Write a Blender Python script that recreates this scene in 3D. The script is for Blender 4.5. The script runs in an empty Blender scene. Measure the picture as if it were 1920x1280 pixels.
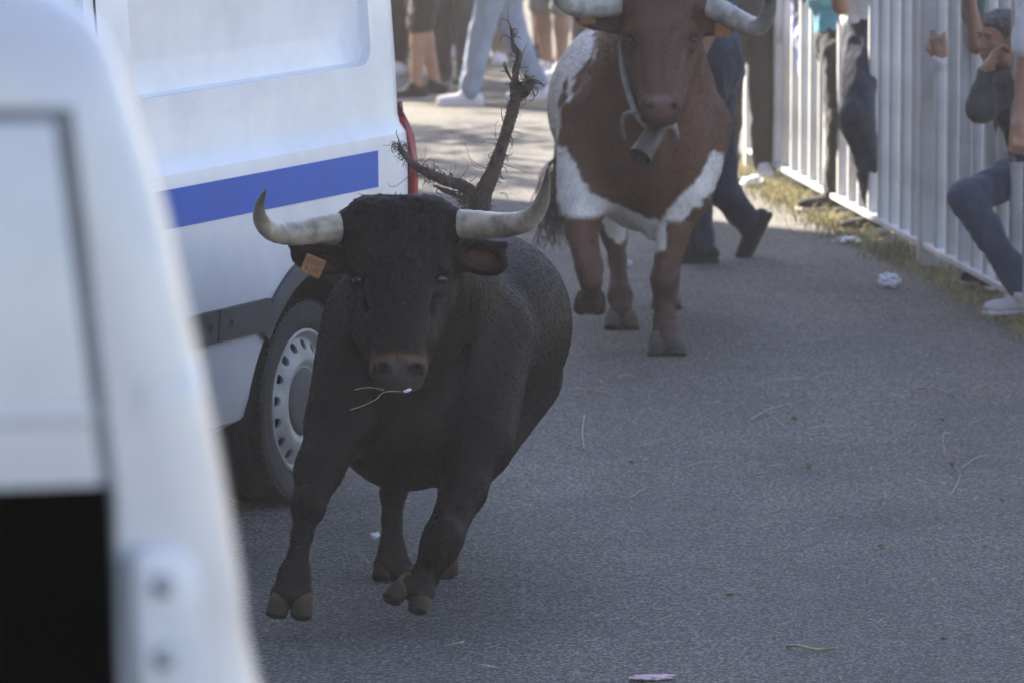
import bpy, bmesh, math, random
import numpy as np
from mathutils import Vector, Matrix, noise as mnoise

random.seed(7); np.random.seed(7)
scene = bpy.context.scene
COL = scene.collection

# ------------------------------------------------------------------ camera, sky, sun, exposure
H = 2.75                       # camera height
PITCH = math.atan(0.12)        # looking slightly down
FPX = 10667.0                  # 200 mm lens expressed in pixels of a 1920 px wide picture
cam_d = bpy.data.cameras.new('camera'); cam = bpy.data.objects.new('camera', cam_d); COL.objects.link(cam)
cam.location = (0, 0, H); cam.rotation_euler = (math.pi/2 - PITCH, 0, 0)
cam_d.sensor_width = 36.0; cam_d.lens = 200.0; cam_d.clip_start = 0.1; cam_d.clip_end = 3000
cam_d.dof.use_dof = True; cam_d.dof.focus_distance = 16.15; cam_d.dof.aperture_fstop = 8.0
scene.camera = cam

SUN_EL = math.radians(36); SUN_H = Vector((-0.67, 0.74, 0)).normalized()   # horizontal direction towards the sun
SUN_DIR = Vector((SUN_H.x*math.cos(SUN_EL), SUN_H.y*math.cos(SUN_EL), math.sin(SUN_EL)))
world = bpy.data.worlds.new('World'); scene.world = world; world.use_nodes = True
wn = world.node_tree; bg = wn.nodes['Background']; sky = wn.nodes.new('ShaderNodeTexSky')
sky.sky_type = 'NISHITA'; sky.sun_disc = False; sky.sun_elevation = SUN_EL
sky.sun_rotation = math.atan2(SUN_H.x, SUN_H.y); sky.dust_density = 0.6; sky.air_density = 1.0; sky.ozone_density = 1.6
wtint = wn.nodes.new('ShaderNodeMix'); wtint.data_type = 'RGBA'; wtint.blend_type = 'MULTIPLY'; wtint.inputs[0].default_value = 1.0; wtint.inputs[7].default_value = (1.045, 0.99, 1.05, 1)
wn.links.new(sky.outputs[0], wtint.inputs[6]); wn.links.new(wtint.outputs[2], bg.inputs[0]); bg.inputs[1].default_value = 0.085
sun_d = bpy.data.lights.new('sun', 'SUN'); sun_d.energy = 5.0; sun_d.angle = math.radians(0.6); sun_d.color = (1.0, 0.93, 0.82)
sun = bpy.data.objects.new('sun', sun_d); COL.objects.link(sun)
sun.rotation_euler = SUN_DIR.to_track_quat('Z', 'Y').to_euler()
scene.view_settings.view_transform = 'Standard'; scene.view_settings.look = 'None'
scene.view_settings.exposure = 2.35; scene.view_settings.gamma = 1.0; scene.view_settings.use_curve_mapping = False
scene.render.engine = 'CYCLES'
cy = scene.cycles
cy.use_denoising = True; cy.use_adaptive_sampling = True; cy.adaptive_threshold = 0.02
cy.max_bounces = 6; cy.diffuse_bounces = 3; cy.glossy_bounces = 3; cy.transmission_bounces = 4; cy.volume_bounces = 1
cy.sample_clamp_indirect = 6.0

# ------------------------------------------------------------------ helpers
CT, ST = math.cos(PITCH), math.sin(PITCH)
def at(px, py, Y):
    """surveyed point: bearing/elevation measured in the photograph, Y = distance in metres"""
    cx = (px-960.0)/FPX; cyy = (py-640.0)/FPX
    dy = CT - cyy*ST; dz = -ST - cyy*CT; t = Y/dy
    return np.array((cx*t, Y, H + dz*t))
def ground(px, py):
    cx = (px-960.0)/FPX; cyy = (py-640.0)/FPX
    dy = CT - cyy*ST; dz = -ST - cyy*CT; t = -H/dz
    return np.array((cx*t, dy*t, 0.0))
def V(*a): return np.array(a, float)
def unit(v): v = np.asarray(v, float); return v/np.linalg.norm(v)

def link(o, parent=None):
    COL.objects.link(o)
    if parent is not None: o.parent = parent
    return o
def tag(o, label=None, cat=None, group=None, kind=None):
    if label: o['label'] = label
    if cat: o['category'] = cat
    if group: o['group'] = group
    if kind: o['kind'] = kind
    return o
def empty(name, loc=(0, 0, 0), rz=0.0):
    o = bpy.data.objects.new(name, None); o.location = loc; o.rotation_euler = (0, 0, rz); COL.objects.link(o); return o
def mesh_obj(name, verts, faces, mat, parent=None, smooth=True, loc=None, sharp=None):
    me = bpy.data.meshes.new(name)
    me.from_pydata([tuple(v) for v in verts] if not isinstance(verts, np.ndarray) else verts.tolist(), [], faces if not isinstance(faces, np.ndarray) else faces.tolist())
    me.update()
    if smooth: me.shade_smooth()
    if sharp: me.set_sharp_from_angle(angle=math.radians(sharp))
    if mat: 
        for m in (mat if isinstance(mat, (list, tuple)) else [mat]): me.materials.append(m)
    o = bpy.data.objects.new(name, me); link(o, parent)
    if loc is not None: o.location = loc
    return o
def bm_obj(name, bm, mat, parent=None, smooth=False, sharp=None):
    me = bpy.data.meshes.new(name); bm.to_mesh(me); bm.free()
    if smooth: me.shade_smooth()
    if sharp: me.set_sharp_from_angle(angle=math.radians(sharp))
    if mat: me.materials.append(mat)
    o = bpy.data.objects.new(name, me); return link(o, parent)
def set_col(o, cols):
    me = o.data; a = me.color_attributes.new('Col', 'FLOAT_COLOR', 'POINT')
    c = np.ones((len(me.vertices), 4), np.float32); c[:, :3] = cols; a.data.foreach_set('color', c.ravel())
def box_bm(cx, cyv, cz, sx, sy, sz, bev=0.0, seg=2, bm=None):
    b2 = bmesh.new(); bmesh.ops.create_cube(b2, size=1.0)
    bmesh.ops.scale(b2, vec=(sx, sy, sz), verts=b2.verts); bmesh.ops.translate(b2, vec=(cx, cyv, cz), verts=b2.verts)
    if bev: bmesh.ops.bevel(b2, geom=b2.edges[:], offset=bev, segments=seg, profile=0.5, affect='EDGES')
    if bm is None: return b2
    me = bpy.data.meshes.new('t'); b2.to_mesh(me); b2.free(); bm.from_mesh(me); bpy.data.meshes.remove(me); return bm
def catmull(pts, n):
    pts = [np.asarray(p, float) for p in pts]
    P = [2*pts[0]-pts[1]] + pts + [2*pts[-1]-pts[-2]]; out = []
    for i in range(1, len(P)-2):
        for j in range(n):
            t = j/n; p0, p1, p2, p3 = P[i-1:i+3]
            out.append(0.5*((2*p1)+(-p0+p2)*t+(2*p0-5*p1+4*p2-p3)*t*t+(-p0+3*p1-3*p2+p3)*t**3))
    out.append(P[-2]); return np.array(out)
def tube_geo(pts, rad, seg=8, flat=None, cap=True):
    """tube mesh along a polyline; rad scalar or list; flat=(axis, factor) squashes the ring"""
    pts = np.asarray(pts, float); n = len(pts); rad = np.broadcast_to(np.asarray(rad, float), (n,))
    T = np.gradient(pts, axis=0); T /= (np.linalg.norm(T, axis=1)[:, None]+1e-9)
    u = np.cross(T[0], (0, 0, 1.0)); 
    if np.linalg.norm(u) < 1e-3: u = np.cross(T[0], (1.0, 0, 0))
    u = unit(u); vs = []; fs = []
    for i in range(n):
        u = u - T[i]*np.dot(u, T[i]); u = unit(u); w = np.cross(T[i], u)
        for k in range(seg):
            a = 2*math.pi*k/seg; o = u*math.cos(a)*rad[i] + w*math.sin(a)*rad[i]
            if flat is not None: o = o - flat[0]*np.dot(o, flat[0])*(1-flat[1])
            vs.append(pts[i]+o)
    for i in range(n-1):
        for k in range(seg):
            a = i*seg+k; b = i*seg+(k+1) % seg; fs.append((a, b, b+seg, a+seg))
    if cap:
        fs.append(tuple(range(seg-1, -1, -1))); fs.append(tuple(range((n-1)*seg, n*seg)))
    return vs, fs
class Geo:
    def __init__(s): s.v = []; s.f = []
    def add(s, vf):
        k = len(s.v); s.v += list(vf[0]); s.f += [tuple(i+k for i in f) for f in vf[1]]; return s
def lathe_geo(prof, seg=32, axis='Y'):
    """prof: list of (r, h); axis Y: rotates about local y"""
    vs = []; fs = []; n = len(prof)
    for k in range(seg):
        a = 2*math.pi*k/seg; c, s = math.cos(a), math.sin(a)
        for r, h in prof: vs.append((r*c, h, r*s) if axis == 'Y' else (r*c, r*s, h))
    for k in range(seg):
        k2 = (k+1) % seg
        for i in range(n-1): fs.append((k*n+i, k*n+i+1, k2*n+i+1, k2*n+i))
    return vs, fs

# ------------------------------------------------------------------ materials
def nodes_of(name):
    m = bpy.data.materials.new(name); m.use_nodes = True; nt = m.node_tree
    return m, nt, nt.nodes['Principled BSDF']
def N(nt, typ, **kw):
    n = nt.nodes.new(typ)
    for k, v in kw.items():
        if k.startswith('_'): setattr(n, k[1:], v)
        else: n.inputs[k.replace('__', ' ')].default_value = v
    return n
def ramp(nt, stops):
    r = nt.nodes.new('ShaderNodeValToRGB'); e = r.color_ramp.elements
    while len(e) < len(stops): e.new(0.5)
    for i, (p, c) in enumerate(stops): e[i].position = p; e[i].color = (*c, 1) if len(c) == 3 else c
    return r
def coords(nt): return nt.nodes.new('ShaderNodeTexCoord').outputs['Object']
def simple(name, col, rough=0.5, var=0.15, scale=8.0, metal=0.0, bump=0.0, bscale=60.0, sheen=0.0, coat=0.0, spec=0.5, detail=4):
    m, nt, p = nodes_of(name); co = coords(nt)
    nz = N(nt, 'ShaderNodeTexNoise', Scale=scale, Detail=detail); nt.links.new(co, nz.inputs['Vector'])
    r = ramp(nt, [(0.3, [max(0, c*(1-var)) for c in col]), (0.7, [min(1, c*(1+var)) for c in col])])
    nt.links.new(nz.outputs['Fac'], r.inputs[0]); nt.links.new(r.outputs[0], p.inputs['Base Color'])
    p.inputs['Roughness'].default_value = rough; p.inputs['Metallic'].default_value = metal
    p.inputs['Sheen Weight'].default_value = sheen; p.inputs['Coat Weight'].default_value = coat; p.inputs['Specular IOR Level'].default_value = spec
    if bump:
        n2 = N(nt, 'ShaderNodeTexNoise', Scale=bscale, Detail=3.0); nt.links.new(co, n2.inputs['Vector'])
        b = N(nt, 'ShaderNodeBump', Strength=bump, Distance=0.01); nt.links.new(n2.outputs['Fac'], b.inputs['Height']); nt.links.new(b.outputs[0], p.inputs['Normal'])
    return m
def coat_mat(name, rough, sheen, bump, hair_scale=(60, 60, 14), var=0.35, specks=0.0, spec=0.35):
    """animal coat: vertex colour of the hide broken up by stretched hair noise, dust specks"""
    m, nt, p = nodes_of(name); co = coords(nt)
    at_ = nt.nodes.new('ShaderNodeAttribute'); at_.attribute_name = 'Col'
    mp = N(nt, 'ShaderNodeMapping'); mp.inputs['Scale'].default_value = hair_scale; nt.links.new(co, mp.inputs['Vector'])
    nz = N(nt, 'ShaderNodeTexNoise', Scale=1.6, Detail=5.0, Roughness=0.65, Distortion=0.6); nt.links.new(mp.outputs[0], nz.inputs['Vector'])
    big = N(nt, 'ShaderNodeTexNoise', Scale=5.0, Detail=4.0); nt.links.new(co, big.inputs['Vector'])
    r = ramp(nt, [(0.3, (1-var,)*3), (0.72, (1+var,)*3)]); nt.links.new(nz.outputs['Fac'], r.inputs[0])
    r2 = ramp(nt, [(0.3, (0.8, 0.8, 0.8)), (0.7, (1.2, 1.17, 1.12))]); nt.links.new(big.outputs['Fac'], r2.inputs[0])
    mx = N(nt, 'ShaderNodeMix', _data_type='RGBA', _blend_type='MULTIPLY'); mx.inputs[0].default_value = 1.0
    nt.links.new(at_.outputs['Color'], mx.inputs[6]); nt.links.new(r.outputs[0], mx.inputs[7])
    mx2 = N(nt, 'ShaderNodeMix', _data_type='RGBA', _blend_type='MULTIPLY'); mx2.inputs[0].default_value = 1.0
    nt.links.new(mx.outputs[2], mx2.inputs[6]); nt.links.new(r2.outputs[0], mx2.inputs[7])
    out = mx2.outputs[2]
    if specks:
        vo = N(nt, 'ShaderNodeTexVoronoi', Scale=22.0); nt.links.new(co, vo.inputs['Vector'])
        sr = ramp(nt, [(0.0, (specks,)*3), (0.09, (0, 0, 0))]); nt.links.new(vo.outputs['Distance'], sr.inputs[0])
        mk = N(nt, 'ShaderNodeTexNoise', Scale=7.0); nt.links.new(co, mk.inputs['Vector'])
        mr = ramp(nt, [(0.5, (0, 0, 0)), (0.62, (1, 1, 1))]); nt.links.new(mk.outputs['Fac'], mr.inputs[0])
        mm = N(nt, 'ShaderNodeMath', _operation='MULTIPLY'); nt.links.new(sr.outputs[0], mm.inputs[0]); nt.links.new(mr.outputs[0], mm.inputs[1])
        mx3 = N(nt, 'ShaderNodeMix', _data_type='RGBA'); nt.links.new(mm.outputs[0], mx3.inputs[0]); nt.links.new(out, mx3.inputs[6]); mx3.inputs[7].default_value = (0.25, 0.22, 0.18, 1)
        out = mx3.outputs[2]
    nt.links.new(out, p.inputs['Base Color'])
    p.inputs['Roughness'].default_value = rough; p.inputs['Sheen Weight'].default_value = sheen; p.inputs['Sheen Roughness'].default_value = 0.45; p.inputs['Specular IOR Level'].default_value = spec
    b = N(nt, 'ShaderNodeBump', Strength=bump, Distance=0.012); nt.links.new(nz.outputs['Fac'], b.inputs['Height']); nt.links.new(b.outputs[0], p.inputs['Normal'])
    return m
def vcol_mat(name, rough=0.5, var=0.2, scale=30, bump=0.0, spec=0.5):
    m, nt, p = nodes_of(name); co = coords(nt)
    at_ = nt.nodes.new('ShaderNodeAttribute'); at_.attribute_name = 'Col'
    nz = N(nt, 'ShaderNodeTexNoise', Scale=scale, Detail=5.0, Roughness=0.6); nt.links.new(co, nz.inputs['Vector'])
    r = ramp(nt, [(0.3, (1-var,)*3), (0.7, (1+var*.6,)*3)]); nt.links.new(nz.outputs['Fac'], r.inputs[0])
    mx = N(nt, 'ShaderNodeMix', _data_type='RGBA', _blend_type='MULTIPLY'); mx.inputs[0].default_value = 1.0
    nt.links.new(at_.outputs['Color'], mx.inputs[6]); nt.links.new(r.outputs[0], mx.inputs[7]); nt.links.new(mx.outputs[2], p.inputs['Base Color'])
    p.inputs['Roughness'].default_value = rough; p.inputs['Specular IOR Level'].default_value = spec
    if bump:
        b = N(nt, 'ShaderNodeBump', Strength=bump, Distance=0.01); nt.links.new(nz.outputs['Fac'], b.inputs['Height']); nt.links.new(b.outputs[0], p.inputs['Normal'])
    return m
def asphalt():
    m, nt, p = nodes_of('asphalt'); co = coords(nt)
    v1 = N(nt, 'ShaderNodeTexVoronoi', Scale=125.0); v1.inputs['Randomness'].default_value = 1.0; nt.links.new(co, v1.inputs['Vector'])
    n1 = N(nt, 'ShaderNodeTexNoise', Scale=75.0, Detail=6.0, Roughness=0.75); nt.links.new(co, n1.inputs['Vector'])
    n2 = N(nt, 'ShaderNodeTexNoise', Scale=0.9, Detail=5.0, Roughness=0.6); nt.links.new(co, n2.inputs['Vector'])
    bw = N(nt, 'ShaderNodeRGBToBW'); nt.links.new(v1.outputs['Color'], bw.inputs[0])
    ad = N(nt, 'ShaderNodeMath', _operation='MULTIPLY_ADD'); nt.links.new(bw.outputs[0], ad.inputs[0]); ad.inputs[1].default_value = 0.5
    nt.links.new(n1.outputs['Fac'], ad.inputs[2])
    r = ramp(nt, [(0.45, (0.021, 0.0192, 0.0168)), (0.72, (0.088, 0.080, 0.069)), (1.0, (0.345, 0.315, 0.27))]); nt.links.new(ad.outputs[0], r.inputs[0])
    r2 = ramp(nt, [(0.28, (0.72,)*3), (0.5, (0.98,)*3), (0.72, (1.22, 1.19, 1.14))]); nt.links.new(n2.outputs['Fac'], r2.inputs[0])
    mx = N(nt, 'ShaderNodeMix', _data_type='RGBA', _blend_type='MULTIPLY'); mx.inputs[0].default_value = 1.0
    nt.links.new(r.outputs[0], mx.inputs[6]); nt.links.new(r2.outputs[0], mx.inputs[7])
    # worn wheel tracks along the street and scattered drip stains
    mp = N(nt, 'ShaderNodeMapping'); mp.inputs['Scale'].default_value = (1.3, 0.10, 1.0); mp.inputs['Rotation'].default_value = (0, 0, 0.10); nt.links.new(co, mp.inputs['Vector'])
    n4 = N(nt, 'ShaderNodeTexNoise', Scale=1.0, Detail=3.0); nt.links.new(mp.outputs[0], n4.inputs['Vector']); r4 = ramp(nt, [(0.38, (0.80,)*3), (0.62, (1.10, 1.09, 1.06))]); nt.links.new(n4.outputs['Fac'], r4.inputs[0])
    n5 = N(nt, 'ShaderNodeTexNoise', Scale=2.6, Detail=4.0, Roughness=0.7, Distortion=0.8); nt.links.new(co, n5.inputs['Vector']); r5 = ramp(nt, [(0.60, (1, 1, 1)), (0.70, (0.72, 0.72, 0.73))]); nt.links.new(n5.outputs['Fac'], r5.inputs[0])
    m4 = N(nt, 'ShaderNodeMix', _data_type='RGBA', _blend_type='MULTIPLY'); m4.inputs[0].default_value = 1.0; nt.links.new(mx.outputs[2], m4.inputs[6]); nt.links.new(r4.outputs[0], m4.inputs[7])
    m5 = N(nt, 'ShaderNodeMix', _data_type='RGBA', _blend_type='MULTIPLY'); m5.inputs[0].default_value = 1.0; nt.links.new(m4.outputs[2], m5.inputs[6]); nt.links.new(r5.outputs[0], m5.inputs[7]); nt.links.new(m5.outputs[2], p.inputs['Base Color'])
    p.inputs['Roughness'].default_value = 0.75; p.inputs['Specular IOR Level'].default_value = 0.4
    b = N(nt, 'ShaderNodeBump', Strength=0.9, Distance=0.006); nt.links.new(ad.outputs[0], b.inputs['Height']); nt.links.new(b.outputs[0], p.inputs['Normal'])
    return m
def van_paint(name, dirt=0.3, k=1.0):
    m, nt, p = nodes_of(name); co = coords(nt)
    n1 = N(nt, 'ShaderNodeTexNoise', Scale=2.2, Detail=6.0, Roughness=0.65); nt.links.new(co, n1.inputs['Vector'])
    r = ramp(nt, [(0.35, (0.52*k, 0.52*k, 0.52*k)), (0.6, (0.62*k, 0.62*k, 0.615*k))]); nt.links.new(n1.outputs['Fac'], r.inputs[0])
    n2 = N(nt, 'ShaderNodeTexNoise', Scale=5.0, Detail=8.0, Roughness=0.7); nt.links.new(co, n2.inputs['Vector'])
    r2 = ramp(nt, [(0.66, (0, 0, 0)), (0.72, (dirt,)*3)]); nt.links.new(n2.outputs['Fac'], r2.inputs[0])
    # road grime thickens towards the sill
    sx = N(nt, 'ShaderNodeSeparateXYZ'); nt.links.new(co, sx.inputs[0])
    gr = N(nt, 'ShaderNodeMapRange'); gr.inputs['From Min'].default_value = 0.75; gr.inputs['From Max'].default_value = 0.3; gr.inputs['To Max'].default_value = dirt*0.35; nt.links.new(sx.outputs['Z'], gr.inputs[0])
    gm = N(nt, 'ShaderNodeMath', _operation='MULTIPLY'); nt.links.new(gr.outputs[0], gm.inputs[0]); nt.links.new(n2.outputs['Fac'], gm.inputs[1])
    sm = N(nt, 'ShaderNodeMath', _operation='ADD', _use_clamp=True); nt.links.new(r2.outputs[0], sm.inputs[0]); nt.links.new(gm.outputs[0], sm.inputs[1])
    mx = N(nt, 'ShaderNodeMix', _data_type='RGBA'); nt.links.new(sm.outputs[0], mx.inputs[0]); nt.links.new(r.outputs[0], mx.inputs[6]); mx.inputs[7].default_value = (0.36, 0.33, 0.27, 1)
    nt.links.new(mx.outputs[2], p.inputs['Base Color'])
    p.inputs['Roughness'].default_value = 0.38; p.inputs['Coat Weight'].default_value = 0.4; p.inputs['Coat Roughness'].default_value = 0.10
    n3 = N(nt, 'ShaderNodeTexNoise', Scale=3.0, Detail=2.0); nt.links.new(co, n3.inputs['Vector'])
    b = N(nt, 'ShaderNodeBump', Strength=0.12, Distance=0.05); nt.links.new(n3.outputs['Fac'], b.inputs['Height']); nt.links.new(b.outputs[0], p.inputs['Coat Normal'])
    return m

M = {}
M['asphalt'] = asphalt()
M['earth'] = simple('earth', (0.16, 0.135, 0.10), 0.95, 0.3, 3.0, bump=0.8, bscale=40)
M['van_white'] = van_paint('van_white', 0.3, 1.25); M['van_white_clean'] = van_paint('van_white_clean', 0.12, 0.86)
q_ = M['van_white_clean'].node_tree.nodes['Principled BSDF']; q_.inputs['Coat Weight'].default_value = 1.0; q_.inputs['Coat Roughness'].default_value = 0.2
M['blue_stripe'] = simple('blue_stripe', (0.018, 0.10, 0.46), 0.45, 0.08, 3.0, coat=0.0, spec=0.3)
M['dark_plastic'] = simple('dark_plastic', (0.045, 0.047, 0.05), 0.6, 0.2, 12, bump=0.1)
M['black_rubber'] = simple('black_rubber', (0.028, 0.027, 0.027), 0.8, 0.3, 14, bump=0.25, bscale=90)
M['liner'] = simple('liner', (0.02, 0.018, 0.016), 0.9, 0.3, 10)
M['steel_wheel'] = simple('steel_wheel', (0.33, 0.325, 0.315), 0.5, 0.35, 9, metal=0.25)
M['red_lens'] = simple('red_lens', (0.30, 0.012, 0.015), 0.15, 0.1, 20, coat=0.6)
M['glass_dark'] = simple('glass_dark', (0.006, 0.007, 0.006), 0.08, 0.3, 4)
M['window_black'] = simple('window_black', (0.0012, 0.0013, 0.0011), 0.5, 0.3, 4, spec=0.0)
M['seam_grey'] = simple('seam_shade', (0.17, 0.17, 0.175), 0.8, 0.2, 20)
M['galv'] = simple('galvanised_steel', (0.57, 0.565, 0.56), 0.55, 0.2, 4, metal=0.0, bump=0.05, bscale=25)
M['hinge'] = simple('hinge_paint', (0.66, 0.66, 0.66), 0.35, 0.1, 20, coat=0.3)
M['bolt'] = simple('bolt_steel', (0.30, 0.31, 0.32), 0.4, 0.2, 40, metal=0.7)
M['bull_coat'] = coat_mat('bull_coat', 0.55, 0.0, 0.25, specks=0.8, spec=0.12)
M['steer_coat'] = coat_mat('steer_coat', 0.6, 0.0, 0.25, var=0.25, spec=0.35)
M['hair_vcol'] = vcol_mat('coat_hair', 0.40, 0.05, 30, 0.0, 0.20)
M['horn'] = vcol_mat('horn', 0.36, 0.60, 16, 0.25)
M['hoof'] = vcol_mat('hoof', 0.7, 0.45, 40, 0.4, 0.15)
M['eye'] = simple('eye_dark', (0.006, 0.005, 0.005), 0.12, 0.1, 10, spec=0.55)
M['nostril'] = simple('nostril', (0.008, 0.006, 0.006), 0.4)
M['tag_orange'] = simple('ear_tag_orange', (0.34, 0.145, 0.05), 0.6, 0.35, 40)
M['tag_print'] = simple('ear_tag_print', (0.10, 0.05, 0.03), 0.6)
M['tail_hair'] = simple('tail_hair', (0.088, 0.060, 0.040), 0.75, 0.6, 30)
M['black_hair'] = simple('black_hair', (0.011, 0.010, 0.010), 0.6, 0.4, 40)
M['pale_hair'] = simple('pale_hair', (0.13, 0.095, 0.07), 0.75, 0.4, 40)
M['straw'] = simple('straw', (0.38, 0.31, 0.19), 0.8, 0.35, 30)
M['bell'] = simple('bell_iron', (0.085, 0.075, 0.062), 0.55, 0.45, 20, metal=0.5)
M['strap'] = simple('strap_leather', (0.23, 0.21, 0.19), 0.7, 0.3, 20)
M['paper'] = simple('paper', (0.72, 0.73, 0.76), 0.8, 0.1, 30)
M['paper_pink'] = simple('paper_pink', (0.62, 0.42, 0.46), 0.8, 0.3, 60)
M['drygrass'] = simple('dry_grass', (0.30, 0.25, 0.10), 0.85, 0.45, 3)
M['greengrass'] = simple('green_weed', (0.10, 0.14, 0.05), 0.8, 0.4, 5)
M['plaster'] = simple('plaster', (0.38, 0.33, 0.27), 0.9, 0.12, 1.5, bump=0.2)
M['rooftile'] = simple('roof_tile', (0.24, 0.11, 0.07), 0.9, 0.25, 4)
M['brown_leaf'] = simple('brown_leaf', (0.26, 0.15, 0.08), 0.8, 0.4, 60)
def cloth(name, col, var=0.22): 
    M[name] = simple(name, col, 0.9, var, 6.0, bump=0.35, bscale=26, sheen=0.15, spec=0.2); return M[name]
cloth('navy', (0.028, 0.033, 0.05)); cloth('charcoal', (0.03, 0.03, 0.033)); cloth('jeans_light', (0.20, 0.25, 0.33)); cloth('jeans_blue', (0.05, 0.07, 0.12))
cloth('white_cotton', (0.70, 0.70, 0.72), 0.06); cloth('grey_jacket', (0.055, 0.058, 0.062)); cloth('green_cotton', (0.07, 0.13, 0.12)); cloth('turquoise', (0.10, 0.33, 0.46))
cloth('grey_cotton', (0.19, 0.185, 0.18)); cloth('khaki', (0.22, 0.18, 0.13)); cloth('red_cotton', (0.35, 0.05, 0.05)); cloth('blue_cotton', (0.05, 0.09, 0.30))
cloth('shoe_dark', (0.022, 0.021, 0.022)); cloth('shoe_white', (0.62, 0.58, 0.60), 0.1); cloth('sole', (0.45, 0.42, 0.38)); cloth('sole_dark', (0.05, 0.048, 0.045))
M['skin'] = simple('skin', (0.36, 0.20, 0.135), 0.55, 0.12, 12, spec=0.35)
M['skin_tan'] = simple('skin_tan', (0.27, 0.145, 0.095), 0.55, 0.12, 12, spec=0.35)
M['hair_grey'] = simple('hair_grey', (0.10, 0.10, 0.10), 0.7, 0.5, 60, bump=0.8, bscale=90)
M['hair_dark'] = simple('hair_dark', (0.018, 0.014, 0.011), 0.6, 0.5, 60, bump=0.8, bscale=90)
m_, nt_, p_ = nodes_of('blue_white_print'); co_ = coords(nt_); wv_ = N(nt_, 'ShaderNodeTexWave', Scale=9.0, Distortion=7.0, Detail=2.0); nt_.links.new(co_, wv_.inputs['Vector'])
r_ = ramp(nt_, [(0.45, (0.03, 0.06, 0.30)), (0.6, (0.55, 0.58, 0.66))]); nt_.links.new(wv_.outputs['Fac'], r_.inputs[0]); nt_.links.new(r_.outputs[0], p_.inputs['Base Color']); p_.inputs['Roughness'].default_value = 0.9; M['blue_white'] = m_
# every bar weathered a little differently
gn = M['galv'].node_tree; gp = gn.nodes['Principled BSDF']; lk_ = gp.inputs['Base Color'].links[0].from_socket; oi_ = gn.nodes.new('ShaderNodeObjectInfo'); mr_ = N(gn, 'ShaderNodeMapRange'); mr_.inputs['To Min'].default_value = 0.80; mr_.inputs['To Max'].default_value = 1.08
gn.links.new(oi_.outputs['Random'], mr_.inputs[0]); mg_ = N(gn, 'ShaderNodeMix', _data_type='RGBA', _blend_type='MULTIPLY'); mg_.inputs[0].default_value = 1.0; gn.links.new(lk_, mg_.inputs[6]); gn.links.new(mr_.outputs[0], mg_.inputs[7]); gn.links.new(mg_.outputs[2], gp.inputs['Base Color'])
M['phone'] = simple('phone_black', (0.012, 0.012, 0.013), 0.2)

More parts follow.
